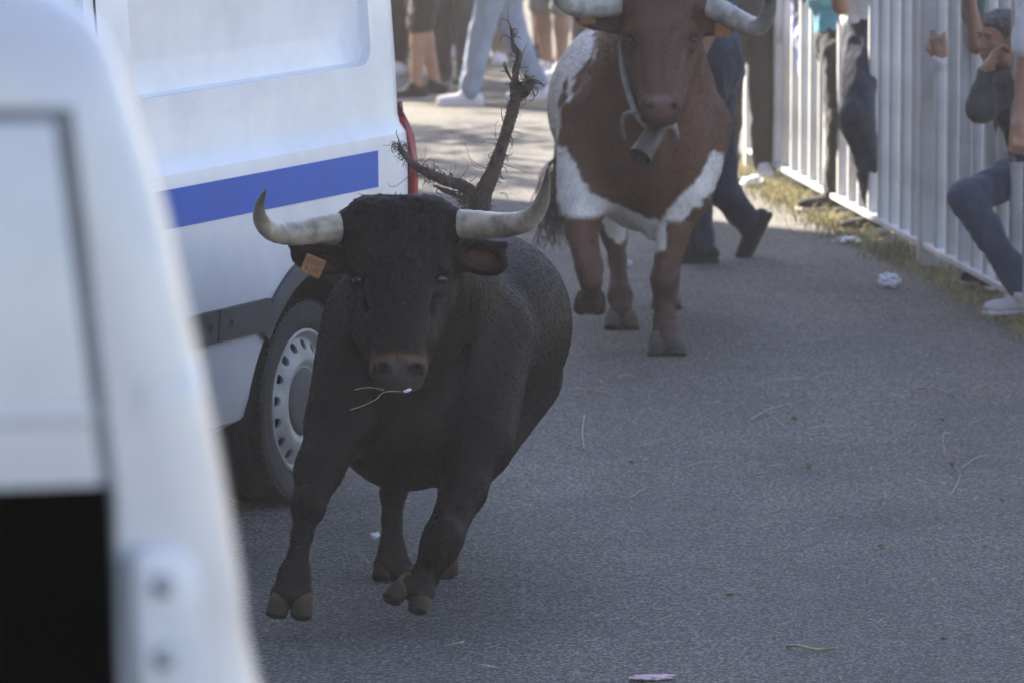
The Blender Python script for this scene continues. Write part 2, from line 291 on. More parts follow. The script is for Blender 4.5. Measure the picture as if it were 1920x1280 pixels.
# ------------------------------------------------------------------ implicit-surface bodies
class Blob:
    """smooth union of round cones, ellipsoids and boxes, turned into one continuous mesh"""
    def __init__(s): s.p = []
    def cone(s, a, b, ra, rb, k=0.04, op='+'):
        s.p.append(('c', np.asarray(a, float), np.asarray(b, float), ra, rb, k, op)); return s
    def chain(s, pts, rad, k=0.04, op='+'):
        for i in range(len(pts)-1): s.cone(pts[i], pts[i+1], rad[i], rad[i+1], k, op)
        return s
    def ell(s, c, r, rot=None, k=0.05, op='+'):
        s.p.append(('e', np.asarray(c, float), np.asarray(r, float) if np.ndim(r) else np.array((r, r, r), float), rot, None, k, op)); return s
    def box(s, c, hlf, rnd, rot=None, k=0.03, op='+'):
        s.p.append(('b', np.asarray(c, float), np.asarray(hlf, float), rot, rnd, k, op)); return s
    def bounds(s, q):
        if q[0] == 'c':
            r = max(q[3], q[4]); return np.minimum(q[1], q[2])-r, np.maximum(q[1], q[2])+r
        hl = q[2].copy()
        if q[0] == 'b': hl = hl + q[4]
        if q[3] is not None: hl = np.abs(q[3]) @ hl
        return q[1]-hl, q[1]+hl
    def mesh(s, h, smooth=1):
        lo = np.full(3, 1e9); hi = -lo
        for q in s.p:
            if q[6] == '+':
                a, b = s.bounds(q); lo = np.minimum(lo, a); hi = np.maximum(hi, b)
        lo -= 3*h; hi += 3*h; n = np.ceil((hi-lo)/h).astype(int)+1
        Fd = np.full(n, 0.5, np.float32)
        ax = [(lo[i]+h*np.arange(n[i])).astype(np.float32) for i in range(3)]
        for q in s.p:
            a, b = s.bounds(q); m = q[5]+2.5*h
            i0 = np.clip(np.floor((a-m-lo)/h).astype(int), 0, n-1); i1 = np.clip(np.ceil((b+m-lo)/h).astype(int)+1, 1, n)
            sl = tuple(slice(i0[i], i1[i]) for i in range(3))
            X = ax[0][sl[0]][:, None, None]; Y = ax[1][sl[1]][None, :, None]; Z = ax[2][sl[2]][None, None, :]
            if q[0] == 'c':
                A, B = q[1], q[2]; ba = B-A; L2 = max(float(ba@ba), 1e-9)
                px, py, pz = X-A[0], Y-A[1], Z-A[2]
                t = np.clip((px*ba[0]+py*ba[1]+pz*ba[2])/L2, 0, 1)
                d = np.sqrt((px-t*ba[0])**2+(py-t*ba[1])**2+(pz-t*ba[2])**2)-(q[3]+(q[4]-q[3])*t)
            else:
                C = q[1]; px, py, pz = X-C[0], Y-C[1], Z-C[2]
                if q[3] is not None:
                    R = q[3]; px, py, pz = (px*R[0, 0]+py*R[1, 0]+pz*R[2, 0], px*R[0, 1]+py*R[1, 1]+pz*R[2, 1], px*R[0, 2]+py*R[1, 2]+pz*R[2, 2])
                if q[0] == 'e':
                    r = q[2]; k0 = np.sqrt((px/r[0])**2+(py/r[1])**2+(pz/r[2])**2)+1e-9
                    k1 = np.sqrt((px/r[0]**2)**2+(py/r[1]**2)**2+(pz/r[2]**2)**2)+1e-9; d = k0*(k0-1)/k1
                else:
                    hb = q[2]-q[4]; qx, qy, qz = np.abs(px)-hb[0], np.abs(py)-hb[1], np.abs(pz)-hb[2]
                    d = np.sqrt(np.maximum(qx, 0)**2+np.maximum(qy, 0)**2+np.maximum(qz, 0)**2)+np.minimum(np.maximum(qx, np.maximum(qy, qz)), 0)-q[4]
            d = d.astype(np.float32); f = Fd[sl]; k = q[5]
            if q[6] == '+':
                hh = np.clip(0.5+0.5*(f-d)/k, 0, 1); Fd[sl] = f*(1-hh)+d*hh-k*hh*(1-hh)
            else:
                hh = np.clip(0.5-0.5*(f+d)/k, 0, 1); Fd[sl] = f*(1-hh)-d*hh+k*hh*(1-hh)
        return surface_net(Fd, lo, h, smooth)
def surface_net(F, lo, h, smooth):
    S = F < 0
    n = np.array(F.shape)-1
    cs = np.zeros(n, np.int8)
    for i in (0, 1):
        for j in (0, 1):
            for k in (0, 1): cs += S[i:n[0]+i, j:n[1]+j, k:n[2]+k]
    act = (cs > 0) & (cs < 8)
    I = np.argwhere(act); idx = np.full(n, -1, np.int64); idx[act] = np.arange(len(I))
    acc = np.zeros((len(I), 3)); cnt = np.zeros(len(I))
    off = [(i, j, k) for i in (0, 1) for j in (0, 1) for k in (0, 1)]
    for a in off:
        for ax in range(3):
            if a[ax] == 0:
                b = list(a); b[ax] = 1
                fa = F[I[:, 0]+a[0], I[:, 1]+a[1], I[:, 2]+a[2]]; fb = F[I[:, 0]+b[0], I[:, 1]+b[1], I[:, 2]+b[2]]
                mk = (fa < 0) != (fb < 0); t = np.where(mk, fa/np.where(mk, fa-fb, 1), 0)
                p = np.tile(np.array(a, float), (len(I), 1)); p[:, ax] += t
                acc[mk] += p[mk]; cnt[mk] += 1
    Vv = (I+acc/cnt[:, None])*h+lo
    faces = []
    for ax in range(3):
        u, w = (ax+1) % 3, (ax+2) % 3
        sa = [slice(None)]*3; sb = [slice(None)]*3; sa[ax] = slice(0, -1); sb[ax] = slice(1, None)
        A, B = S[tuple(sa)], S[tuple(sb)]; E = np.argwhere(A != B)
        E = E[(E[:, u] > 0) & (E[:, w] > 0) & (E[:, u] < F.shape[u]-1) & (E[:, w] < F.shape[w]-1)]
        sg = A[E[:, 0], E[:, 1], E[:, 2]]
        def cell(du, dw):
            e = E.copy(); e[:, u] -= du; e[:, w] -= dw; return idx[e[:, 0], e[:, 1], e[:, 2]]
        q = np.stack([cell(1, 1), cell(0, 1), cell(0, 0), cell(1, 0)], 1)
        q[~sg] = q[~sg][:, ::-1]; faces.append(q)
    Q = np.concatenate(faces)
    for _ in range(smooth):
        a = Q.ravel(); b = np.roll(Q, -1, 1).ravel()
        src = np.concatenate([a, b]); dst = np.concatenate([b, a]); c = np.bincount(dst, minlength=len(Vv))
        m = np.stack([np.bincount(dst, weights=Vv[src, i], minlength=len(Vv)) for i in range(3)], 1)/np.maximum(c, 1)[:, None]
        Vv = Vv*0.45+m*0.55
    return Vv, Q
def rot_from(z=None, x=None, y=None):
    """matrix whose columns are local axes, from one or two given axes"""
    if z is not None and x is not None:
        z = unit(z); x = unit(np.asarray(x)-z*np.dot(x, z)); return np.stack([x, np.cross(z, x), z], 1)
    z = unit(z); t = np.array((1.0, 0, 0)) if abs(z[0]) < 0.9 else np.array((0, 1.0, 0))
    x = unit(np.cross(t, z)); return np.stack([x, np.cross(z, x), z], 1)
def blob_obj(name, blob, h, mat, parent, origin, smooth=1):
    v, q = blob.mesh(h, smooth)
    return mesh_obj(name, v-np.asarray(origin), q, mat, parent), v
def seg_dist(P, pts):
    """2-D distance of points P (n,2) to a polyline with per-point radius: min(dist-r)"""
    out = np.full(len(P), 1e9)
    for (x0, y0, r0), (x1, y1, r1) in zip(pts[:-1], pts[1:]):
        d = np.array((x1-x0, y1-y0)); L = d@d+1e-9; t = np.clip(((P[:, 0]-x0)*d[0]+(P[:, 1]-y0)*d[1])/L, 0, 1)
        out = np.minimum(out, np.hypot(P[:, 0]-x0-t*d[0], P[:, 1]-y0-t*d[1])-(r0+(r1-r0)*t))
    return out
def fur(name, mat, parent, origin, v, q, cols, n, rng, L=(0.008, 0.014), r=0.0009, flow=(0.1, 0.5, -0.75), lift=0.16, mask=None, tint=(0.55, 1.7)):
    """short flat-lying coat hairs, each a three-sided two-segment spike, coloured like the hide beneath"""
    fn = np.cross(v[q[:, 1]]-v[q[:, 0]], v[q[:, 2]]-v[q[:, 0]]); fn /= np.linalg.norm(fn, axis=1)[:, None]+1e-12
    fi = np.arange(len(q)) if mask is None else np.where(mask[q[:, 0]])[0]; fi = rng.choice(fi, n); w = rng.dirichlet((1, 1, 1, 1), n)
    P = (v[q[fi]]*w[:, :, None]).sum(1); nn = fn[fi]; fl = np.array(flow)+rng.normal(size=(n, 3))*0.22; fl = fl-nn*(fl*nn).sum(1)[:, None]; fl /= np.linalg.norm(fl, axis=1)[:, None]+1e-9
    d = fl+nn*(lift*rng.uniform(0.4, 1.6, n))[:, None]; d /= np.linalg.norm(d, axis=1)[:, None]; ln = rng.uniform(L[0], L[1], n)[:, None]
    s = np.cross(d, nn); s /= np.linalg.norm(s, axis=1)[:, None]+1e-9; u = np.cross(s, d); rr = (r*rng.uniform(0.7, 1.4, n))[:, None]
    P = P-nn*0.0006; mid = P+d*ln*0.55; end = P+d*ln-nn*ln*0.06; ring = [s, -0.5*s+0.866*u, -0.5*s-0.866*u]
    V_ = np.stack([P+a*rr for a in ring]+[mid+a*rr*0.8 for a in ring]+[end], 1).reshape(-1, 3)-origin
    b0 = np.arange(n)[:, None]*7; Q = [b0+np.array(((i, (i+1) % 3, 3+(i+1) % 3, 3+i))) for i in range(3)]; T = [b0+np.array((3+i, 3+(i+1) % 3, 6)) for i in range(3)]
    o = mesh_obj(name, V_, np.concatenate(Q).tolist()+np.concatenate(T).tolist(), mat, parent); o['kind'] = 'stuff'
    set_col(o, np.repeat(cols[q[fi, 0]]*rng.uniform(tint[0], tint[1], n)[:, None], 7, axis=0)); return o
def sstep(d, w): return np.clip(0.5-d/w, 0, 1)[:, None]

def leafy(name, label, x, y, hgt, rad, n, seed, clear=2.4, group='unseen trees added for shade'):
    """small unseen tree added for its dappled shade: tapered trunk with limbs, crown of single leaves clustered on twigs"""
    rng = np.random.RandomState(seed); t = empty(name, (x, y, 0)); tag(t, label, 'tree', group)
    g = Geo().add(tube_geo(catmull([V(0, 0, -0.05), V(0.04, 0, clear*0.5), V(-0.03, 0.05, clear), V(0, 0, clear+0.8)], 5), np.linspace(0.11, 0.05, 16), 10)); tips = []
    for k in range(11):
        a = rng.uniform(0, 6.28); e = V(math.cos(a)*rad*rng.uniform(0.5, 0.95), math.sin(a)*rad*rng.uniform(0.5, 0.95), rng.uniform(clear+0.5, hgt)); s0 = V(0, 0, clear+rng.uniform(-0.2, 0.6)); md = (s0+e)/2+V(0, 0, 0.25)
        pth = catmull([s0, md, e], 5); g.add(tube_geo(pth, np.linspace(0.035, 0.008, len(pth)), 6)); tips += [pth[i] for i in range(4, len(pth))]
    mesh_obj('trunk', g.v, g.f, M['bark'], t); lv, lf = [], []
    for i in range(n):
        c = tips[rng.randint(len(tips))]+rng.normal(size=3)*rad*0.17; u = unit(rng.normal(size=3)); w = unit(np.cross(u, rng.normal(size=3))); L = rng.uniform(0.06, 0.11); k = len(lv); nn = np.cross(u, w)
        lv += [c-u*L, c+w*L*0.42+nn*0.008, c+u*L, c-w*L*0.42+nn*0.008]; lf += [(k, k+1, k+2), (k, k+2, k+3)]
    mesh_obj('crown', lv, lf, M['leaf'], t, smooth=False); return t
M['bark'] = simple('bark', (0.10, 0.08, 0.06), 0.95, 0.3, 10, bump=0.8, bscale=30); M['leaf'] = simple('leaf', (0.06, 0.10, 0.03), 0.6, 0.35, 2)
# ------------------------------------------------------------------ setting: ground, road, buildings
def fence_x(Y): return 2.147-0.118*(Y-23.7)
def sheet(name, pts, z, mat):
    o = mesh_obj(name, [(x, y, z) for x, y in pts], [tuple(range(len(pts)))], mat, smooth=False); return tag(o, kind='structure')
sheet('ground', [(-400, -200), (400, -200), (400, 600), (-400, 600)], -0.012, M['earth'])
ys = [-8, 5, 15, 20, 23, 25, 27, 29, 31.6]
rng = np.random.RandomState(3)
redge = []
for Y in np.arange(-8, 31.7, 0.35): redge.append((fence_x(Y)-0.16+rng.uniform(-0.05, 0.05), Y))
sheet('road', [(-7.2, -8)] + redge + [(2.6, 32.4), (9, 36), (9, 54), (-7.2, 54)], 0.0, M['asphalt'])

def building(name, label, x0, x1, y0, y1, hgt, mat, face, nwin, floors):
    """plain rendered street house: walls, plinth, cornice, windows with frames and panes on the street face"""
    t = empty(name, ((x0+x1)/2, (y0+y1)/2, 0)); tag(t, label, 'building', 'houses along the street')
    cx, cyv = (x0+x1)/2, (y0+y1)/2; w, d = x1-x0, y1-y0
    bm_obj('wall', box_bm(0, 0, hgt/2, w, d, hgt), mat, t)
    bm_obj('cornice', box_bm(0, 0, hgt+0.1, w+0.5, d+0.5, 0.2), mat, t)
    bm_obj('roof', box_bm(0, 0, hgt+0.35, w+0.7, d+0.7, 0.3, 0.1), M['rooftile'], t)
    for f in range(floors):
        for i in range(nwin):
            u = (i+0.5)/nwin-0.5; z = 1.5+f*3.1
            if z+1 > hgt: continue
            if face == 'x': c = (w/2, u*d, z); s = (0.06, 1.1, 1.5)
            else: c = (u*w, -d/2, z); s = (1.1, 0.06, 1.5)
            wn_ = bm_obj('window', box_bm(*c, *s), M['glass_dark'], t)
            b = bmesh.new()
            for q in (-1, 1):
                if face == 'x':
                    box_bm(c[0]+0.02, c[1]+q*0.57, z, 0.1, 0.08, 1.66, bm=b); box_bm(c[0]+0.02, c[1], z+q*0.79, 0.1, 1.06, 0.08, bm=b)
                else:
                    box_bm(c[0]+q*0.57, c[1]-0.02, z, 0.08, 0.1, 1.66, bm=b); box_bm(c[0], c[1]-0.02, z+q*0.79, 1.06, 0.1, 0.08, bm=b)
            bm_obj('frame', b, M['hinge'], wn_)
    return t
building('street_house', 'long plastered house shading the near part of the road', -15.0, -7.2, -12.0, 36.95, 13.0, M['plaster'], 'x', 12, 4)
building('street_house', 'plastered house closing the street behind the crowd', -14.0, 16.0, 58.0, 68.0, 9.0, M['plaster'], 'y', 8, 3)

leafy('shade_tree', 'small leafy tree out of view, added to dapple the far road with shade', -5.6, 37.4, 6.6, 2.2, 11000, 2)  # added out of view to break up the sunlight on the far road
leafy('shade_tree', 'taller leafy tree out of view, added to shade the crowd', -5.3, 43.2, 7.0, 2.4, 12000, 6)  # second unseen tree, added to throw shade over the crowd
AX = -0.07
# ------------------------------------------------------------------ white vans
def van_profile(top, wmax=0.985):
    """half-section (lateral, height) from sill to roof centre"""
    return [(wmax-0.10, 0.30), (wmax-0.055, 0.33), (wmax-0.035, 0.40), (wmax-0.012, 0.58), (wmax, 0.75), (wmax+0.002, 0.95), (wmax, 1.12), (wmax-0.006, 1.165),
            (wmax-0.028, 1.195), (wmax-0.036, 1.225), (wmax-0.045, 1.40), (wmax-0.075, 1.80), (wmax-0.115, top-0.30), (wmax-0.15, top-0.14), (wmax-0.22, top-0.05), (wmax-0.40, top-0.005), (wmax-0.8, top)]
def van_shell(L0, L1, top, lat0, nose=True):
    """closed lofted body between x=L0 (rear) and x=L1 (front); lateral centre at y=lat0"""
    st = [(L0, -0.075, 0), (L0+0.012, -0.045, 0), (L0+0.035, -0.02, 0), (L0+0.07, -0.006, 0), (L0+0.12, 0, 0), (L0+0.5, 0, 0), (L0+1.5, 0, 0), (L1-1.9, 0, 0), (L1-1.5, -0.005, -0.05),
          (L1-0.95, -0.03, -0.75), (L1-0.45, -0.07, -1.05), (L1-0.1, -0.14, -1.25), (L1, -0.22, -1.4)] if nose else [(L0, -0.05, 0), (L0+0.05, 0, 0), (L1, 0, 0)]
    vs, fs = [], []; prof = van_profile(top); n = 2*len(prof)
    for x, dw, dt in st:
        tz = top+dt; half = []
        for w, z in prof:
            zz = z if z < 1.13 else 1.13+(z-1.13)*(tz-1.13)/(top-1.13) if tz > 1.13 else min(z, 1.13-(1.13-tz)*(z/1.13))
            half.append((max(w+dw*(1 if w > 0.5 else w/0.5), 0.05), zz))
        ring = [(x, lat0+w, z) for w, z in half] + [(x, lat0-w, z) for w, z in reversed(half)]; vs += ring
    for i in range(len(st)-1):
        for k in range(n):
            a, b = i*n+k, i*n+(k+1) % n; fs.append((a, a+n, b+n, b))
    fs.append(tuple(range(n))); fs.append(tuple(range(len(st)*n-1, (len(st)-1)*n-1, -1)))
    return vs, fs
def boolean(o, cutters, op='DIFFERENCE'):
    for c in cutters:
        md = o.modifiers.new('b', 'BOOLEAN'); md.operation = op; md.object = c; md.solver = 'EXACT'
    dg = bpy.context.evaluated_depsgraph_get(); dg.update()
    me = bpy.data.meshes.new_from_object(o.evaluated_get(dg)); old = o.data; o.modifiers.clear(); o.data = me; bpy.data.meshes.remove(old)
    for c in cutters: m = c.data; bpy.data.objects.remove(c); bpy.data.meshes.remove(m)
def cyl_bm(c, r, y0, y1, seg=64):
    bm = bmesh.new(); bmesh.ops.create_cone(bm, cap_ends=True, segments=seg, radius1=r, radius2=r, depth=y1-y0)
    bmesh.ops.rotate(bm, matrix=Matrix.Rotation(math.pi/2, 3, 'X'), verts=bm.verts); bmesh.ops.translate(bm, vec=(c[0], (y0+y1)/2, c[1]), verts=bm.verts); return bm
def frustum_cut(x0, x1, z0, z1, yi, yo, inset, rad):
    """rounded tapered cutter for the stamped panel"""
    def loop(x0, x1, z0, z1, r, y):
        out = []
        for cx, cz, a0 in ((x1-r, z1-r, 0), (x0+r, z1-r, 90), (x0+r, z0+r, 180), (x1-r, z0+r, 270)):
            for k in range(7): a = math.radians(a0+k*15); out.append((cx+r*math.cos(a), y, cz+r*math.sin(a)))
        return out
    rows = [loop(x0+inset, x1-inset, z0+inset*1.3, z1-inset, rad*0.6, yi), loop(x0+0.006, x1-0.006, z0+0.008, z1-0.006, rad, yi+0.020), loop(x0, x1, z0, z1, rad, yi+0.034), loop(x0, x1, z0, z1, rad, yo)]
    vs = sum(rows, []); n = len(rows[0]); fs = [tuple(range(n)), tuple(range(4*n-1, 3*n-1, -1))]
    for i in range(3):
        for k in range(n): a, b = i*n+k, i*n+(k+1) % n; fs.append((b, a, a+n, b+n))
    return vs, fs
def side_y(z, top=2.3):
    p = van_profile(top); zs = [q[1] for q in p]; return float(np.interp(z, zs, [q[0] for q in p]))-0.985
def wheel(parent, x, y_out, z, r=0.335, side=1):
    """tyre, pressed steel rim with vent holes, hub cap, wheel nuts; axis along y, outer face towards +y*side"""
    t = bpy.data.objects.new('wheel', None); link(t, parent); t.location = (x, y_out, z)
    if side < 0: t.rotation_euler = (0, 0, math.pi)
    rr = 0.235
    prof = [(rr-0.01, -0.20), (rr+0.03, -0.215), (r-0.045, -0.222), (r-0.015, -0.212)]
    for i, yy in enumerate((-0.205, -0.165, -0.160, -0.153, -0.148, -0.113, -0.108, -0.101, -0.096, -0.060, -0.055, -0.048, -0.043, -0.012)):
        prof.append((r-(0.008 if i in (2, 3, 6, 7, 10, 11) else 0.0)-0.002*abs(yy+0.108)/0.1, yy))
    prof += [(r-0.008, -0.006), (r-0.016, 0.0), (r-0.028, 0.0045), (r-0.032, 0.0035), (r-0.045, 0.006), (rr+0.035, 0.005), (rr+0.018, 0.002), (rr+0.006, -0.008), (rr-0.012, -0.02)]
    g = Geo().add(lathe_geo(prof, 96)); mesh_obj('tyre', g.v, g.f, M['black_rubber'], t, sharp=40)
    # tread blocks: cross cuts as short raised bars on the shoulder
    tb = Geo()
    for k in range(72):
        a = 2*math.pi*k/72
        for yy, dy in ((-0.009, 0.018), (-0.205, 0.018)):
            c, s = math.cos(a), math.sin(a); b = 0.008
            q = []
            for dr in (-0.004, 0.0022):
                for da in (-b, b):
                    for e in (-1, 1): rr_ = r+dr-0.002; q.append(((rr_)*math.cos(a+da/r), yy+e*dy*0.5, (rr_)*math.sin(a+da/r)))
            tb.add((q, [(0, 1, 3, 2), (4, 6, 7, 5), (0, 4, 5, 1), (2, 3, 7, 6), (0, 2, 6, 4), (1, 5, 7, 3)]))
    o = mesh_obj('tread', tb.v, tb.f, M['black_rubber'], t, smooth=False); o['kind'] = 'stuff'
    rp = [(rr-0.010, -0.19), (rr-0.004, -0.02), (rr+0.004, -0.004), (rr-0.004, 0.000), (rr-0.011, -0.004), (rr-0.020, -0.022), (rr-0.027, -0.026), (0.200, -0.022), (0.180, -0.012), (0.160, -0.002), (0.142, 0.004), (0.128, 0.002), (0.118, -0.006), (0.0, -0.010),
          (0.0, -0.020), (0.118, -0.016), (0.142, -0.006), (0.160, -0.012), (0.180, -0.022), (0.203, -0.034), (rr-0.024, -0.05), (rr-0.020, -0.19)]
    g = Geo().add(lathe_geo(rp, 96)); rim = mesh_obj('rim', g.v, g.f + [], M['steel_wheel'], t, sharp=35)
    cut = []
    cb = bmesh.new()
    for k in range(16):
        a = 2*math.pi*(k+0.3)/16
        b2 = cyl_bm((0.186*math.cos(a), 0.186*math.sin(a)), 0.0165, -0.12, 0.05, 16); me = bpy.data.meshes.new('c'); b2.to_mesh(me); b2.free(); cb.from_mesh(me)
    c = bm_obj('cut', cb, None, t); boolean(rim, [c]); rim.data.shade_smooth(); rim.data.set_sharp_from_angle(angle=math.radians(35))
    g = Geo().add(lathe_geo([(0.0, 0.004), (0.05, 0.004), (0.085, 0.002), (0.104, -0.001), (0.112, -0.006), (0.114, -0.016)], 48)); mesh_obj('hub_cap', g.v, g.f, M['dark_plastic'], t, sharp=50)
    g = Geo().add(lathe_geo([(0.0, -0.15), (0.225, -0.15)], 32)); mesh_obj('brake_drum', g.v, g.f, M['liner'], t)
    return t

VAN_X, VAN_Y, VAN_A = -0.665, 18.40, math.radians(-113.4)
van = empty('delivery_van', (VAN_X, VAN_Y, 0), VAN_A)
tag(van, 'white panel van with a blue side stripe and grey mouldings, parked beside the black bull', 'van', 'white vans parked along the street')
REAR, FRONT, TOP, LAT = -0.865, 4.35, 2.30, -0.985
vs, fs = van_shell(REAR, FRONT, TOP, LAT)
body = mesh_obj('body', vs, fs, M['van_white'], van, smooth=False)
bm = bmesh.new(); bm.from_mesh(body.data); bmesh.ops.recalc_face_normals(bm, faces=bm.faces); bm.to_mesh(body.data); bm.free()
# wheel arches (elongated opening) and the two stamped panels on the visible side
cuts = []
def arch_cut(x, y0, y1):
    pts = []
    for k in range(33):
        a = math.pi*k/32; pts.append((x+0.445*math.cos(a), 0.34+0.435*math.sin(a)))
    pts = [(x+0.53, 0.1), (x+0.525, 0.30)] + pts + [(x-0.525, 0.30), (x-0.53, 0.1)]; n = len(pts)
    v = [(a, y0, b) for a, b in pts]+[(a, y1, b) for a, b in pts]
    f = [tuple(range(n)), tuple(range(2*n-1, n-1, -1))]+[((k+1) % n, k, k+n, (k+1) % n+n) for k in range(n)]
    return mesh_obj('cut', v, f, None, van, smooth=False)
for x in (AX, 3.25):
    cuts.append(arch_cut(x, -0.33, 0.2)); cuts.append(arch_cut(x, -2.2, -1.64))
for x0, x1 in ((-0.60, 1.13), (1.42, 2.45)):
    yi = side_y(1.45)-0.045; g = frustum_cut(x0, x1, 1.405, 2.02, yi-0.02, 0.1, 0.075, 0.07); cuts.append(mesh_obj('cut', g[0], g[1], None, van, smooth=False))
for c in cuts:
    bm = bmesh.new(); bm.from_mesh(c.data); bmesh.ops.recalc_face_normals(bm, faces=bm.faces); bm.to_mesh(c.data); bm.free()
boolean(body, cuts); body.data.shade_smooth(); body.data.set_sharp_from_angle(angle=math.radians(24))
def strip(name, x0, x1, z0, z1, off, thick, mat, parent, n=24, nz=5):
    """thin band that follows the body side"""
    zs = np.linspace(z0, z1, nz); xs = np.linspace(x0, x1, n); v, f = [], []; m = len(zs)+4
    for x in xs:
        e = [(z0, -0.0), *[(z, 1) for z in zs], (z1, 0)]
        ring = [(x, side_y(z0)+off-0.002, z0)] + [(x, side_y(z)+off+thick, z) for z in zs] + [(x, side_y(z1)+off-0.002, z1)]
        v += ring
    m = len(zs)+2
    for i in range(n-1):
        for k in range(m-1): a = i*m+k; f.append((a, a+m, a+m+1, a+1))
    f.append(tuple(range(m))); f.append(tuple(range(n*m-1, (n-1)*m-1, -1)))
    return mesh_obj(name, v, f, mat, parent, sharp=30)
st = strip('blue_stripe', -0.545, 2.5, 1.0, 1.122, 0.0015, 0.0012, M['blue_stripe'], van); st['label'] = 'blue adhesive stripe along the side'
strip('seam', 1.345, 1.353, 0.40, 2.1, 0.001, 0.0025, M['liner'], van, 2, 60)
for a, b in ((0.30, 0.665), (0.68, 1.345), (1.36, 2.74)):
    mo = strip('moulding', a, b, 0.612, 0.715, 0.0, 0.018, M['dark_plastic'], van)
    for xx in ((0.59,) if a < 0.5 else (0.735,) if a < 1 else ()):
        g = Geo().add(lathe_geo([(0.0, 0.0), (0.011, 0.0), (0.013, 0.001)], 16)); o = mesh_obj('screw_hole', g.v, g.f, M['liner'], mo); o.location = (xx, side_y(0.66)+0.0205, 0.665)
# wheel-arch trim
def arch_trim(x):
    v, f = [], []; n = 41
    for k in range(n):
        a = math.radians(33+114*k/(n-1)); c, s = math.cos(a), math.sin(a)
        for r, dy in ((0.430, -0.05), (0.432, 0.010), (0.440, 0.020), (0.485, 0.020), (0.500, 0.012), (0.503, -0.01)):
            z = 0.34+r*s*0.985; v.append((x+r*c, side_y(max(z, 0.32))+dy, z))
    for k in range(n-1):
        for j in range(5): a = k*6+j; f.append((a, a+1, a+7, a+6))
    return mesh_obj('arch_trim', v, f, M['dark_plastic'], van, sharp=45)
for x in (AX, 3.25): 
    arch_trim(x)
    lv, lf = lathe_geo([(0.43, -0.02), (0.425, -0.30), (0.0, -0.30)], 48); lf = [q for q in lf if max(lv[i][2] for i in q) > -0.03 and min(lv[i][2] for i in q) > -0.12]; o = mesh_obj('wheel_liner', lv, lf, M['liner'], van); o.location = (x, 0, 0.34)
    wheel(van, x, -0.045, 0.335); wheel(van, x, -1.93, 0.335, side=-1)
# rear lamp cluster wrapping the rear corner, rear doors, bumper
lv = []; lf = []
zs = np.linspace(0.74, 1.255, 14)
for i, z in enumerate(zs):
    tp = min(1.0, max(0.04, (1.262-z)/0.20)); y0 = side_y(z)-0.045
    for dx, dy in ((0.012*tp, 0.030*tp), (0.000, 0.024*tp), (-0.007*tp, 0.008), (-0.010*tp, -0.03), (-0.008, -0.11*tp-0.02)): lv.append((REAR+dx+0.008, y0+dy-0.006, z))
for i in range(13):
    for k in range(4): a = i*5+k; lf.append((a, a+5, a+6, a+1))
o = mesh_obj('tail_lamp', lv, lf, M['red_lens'], van); sm = o.modifiers.new('s', 'SOLIDIFY'); sm.thickness = 0.03; sm.offset = -1
bm_obj('rear_bumper', box_bm(REAR-0.03, LAT, 0.47, 0.14, 1.86, 0.20, 0.04, 3), M['dark_plastic'], van, True)
for q in (-1, 1): bm_obj('rear_door', box_bm(REAR-0.008, LAT+q*0.41, 1.33, 0.03, 0.80, 1.45, 0.012, 2), M['van_white'], van, True)
ws = mesh_obj('windscreen', [(FRONT-1.46, LAT-0.72, 2.16), (FRONT-1.46, LAT+0.72, 2.16), (FRONT-0.93, LAT+0.80, 1.50), (FRONT-0.93, LAT-0.80, 1.50)], [(0, 1, 2, 3)], M['glass_dark'], van, smooth=False); ws.location = (0.05, 0, 0.03)

# the other van, whose rear corner stands close to the camera
V2Y = 4.35
v2o = at(500, 1280, V2Y)
van2 = empty('delivery_van', (-0.31, V2Y, 0), math.radians(0)); van2.rotation_euler.z = math.radians(14)
tag(van2, 'high roofed white van seen at its rear corner with hinge and dark window', 'van', 'white vans parked along the street')
# local frame: x to the right along the rear face, y away along the van, z up; tall leaning corner post
def v2(px, py): 
    p = at(px, py, V2Y); return (p[0]+0.31, p[2])
crv = [v2(*q) for q in ((512, 1280), (488, 1120), (460, 960), (430, 800), (395, 640), (352, 450), (315, 320), (282, 215), (250, 120), (212, 55), (150, 5), (70, -28), (-20, -45))]
c5 = crv[-1]; x0_ = crv[0][0]
outl = [(x0_+0.13, 0.32), (x0_+0.13, 1.0), (x0_+0.10, 1.5), (x0_+0.05, crv[0][1]-0.18)] + crv + [(c5[0]-0.3, c5[1]+0.03), (c5[0]-0.85, c5[1]+0.04)]
outl = [tuple(p) for p in catmull([V(a, b) for a, b in outl], 4)]
xc = outl[-1][0]
ringf = lambda ins: [(x-ins*1.0, z-(ins if z > 2.2 else 0)) for x, z in outl]
v, f = [], []; n = len(outl)*2
stn = [(0.0, 0.060), (0.006, 0.040), (0.018, 0.021), (0.036, 0.008), (0.060, 0.0), (0.3, 0.0), (4.6, 0.0), (4.9, 0.1)]
for y, ins in stn:
    r = ringf(ins); full = r+[(2*xc-x, z) for x, z in reversed(r)]; v += [(x, y, z) for x, z in full]
for i in range(len(stn)-1):
    for k in range(n): a, b = i*n+k, i*n+(k+1) % n; f.append((a, b, b+n, a+n))
f.append(tuple(range(n-1, -1, -1))); f.append(tuple(range((len(stn)-1)*n, len(stn)*n)))
mesh_obj('body', v, f, M['van_white_clean'], van2, sharp=50)
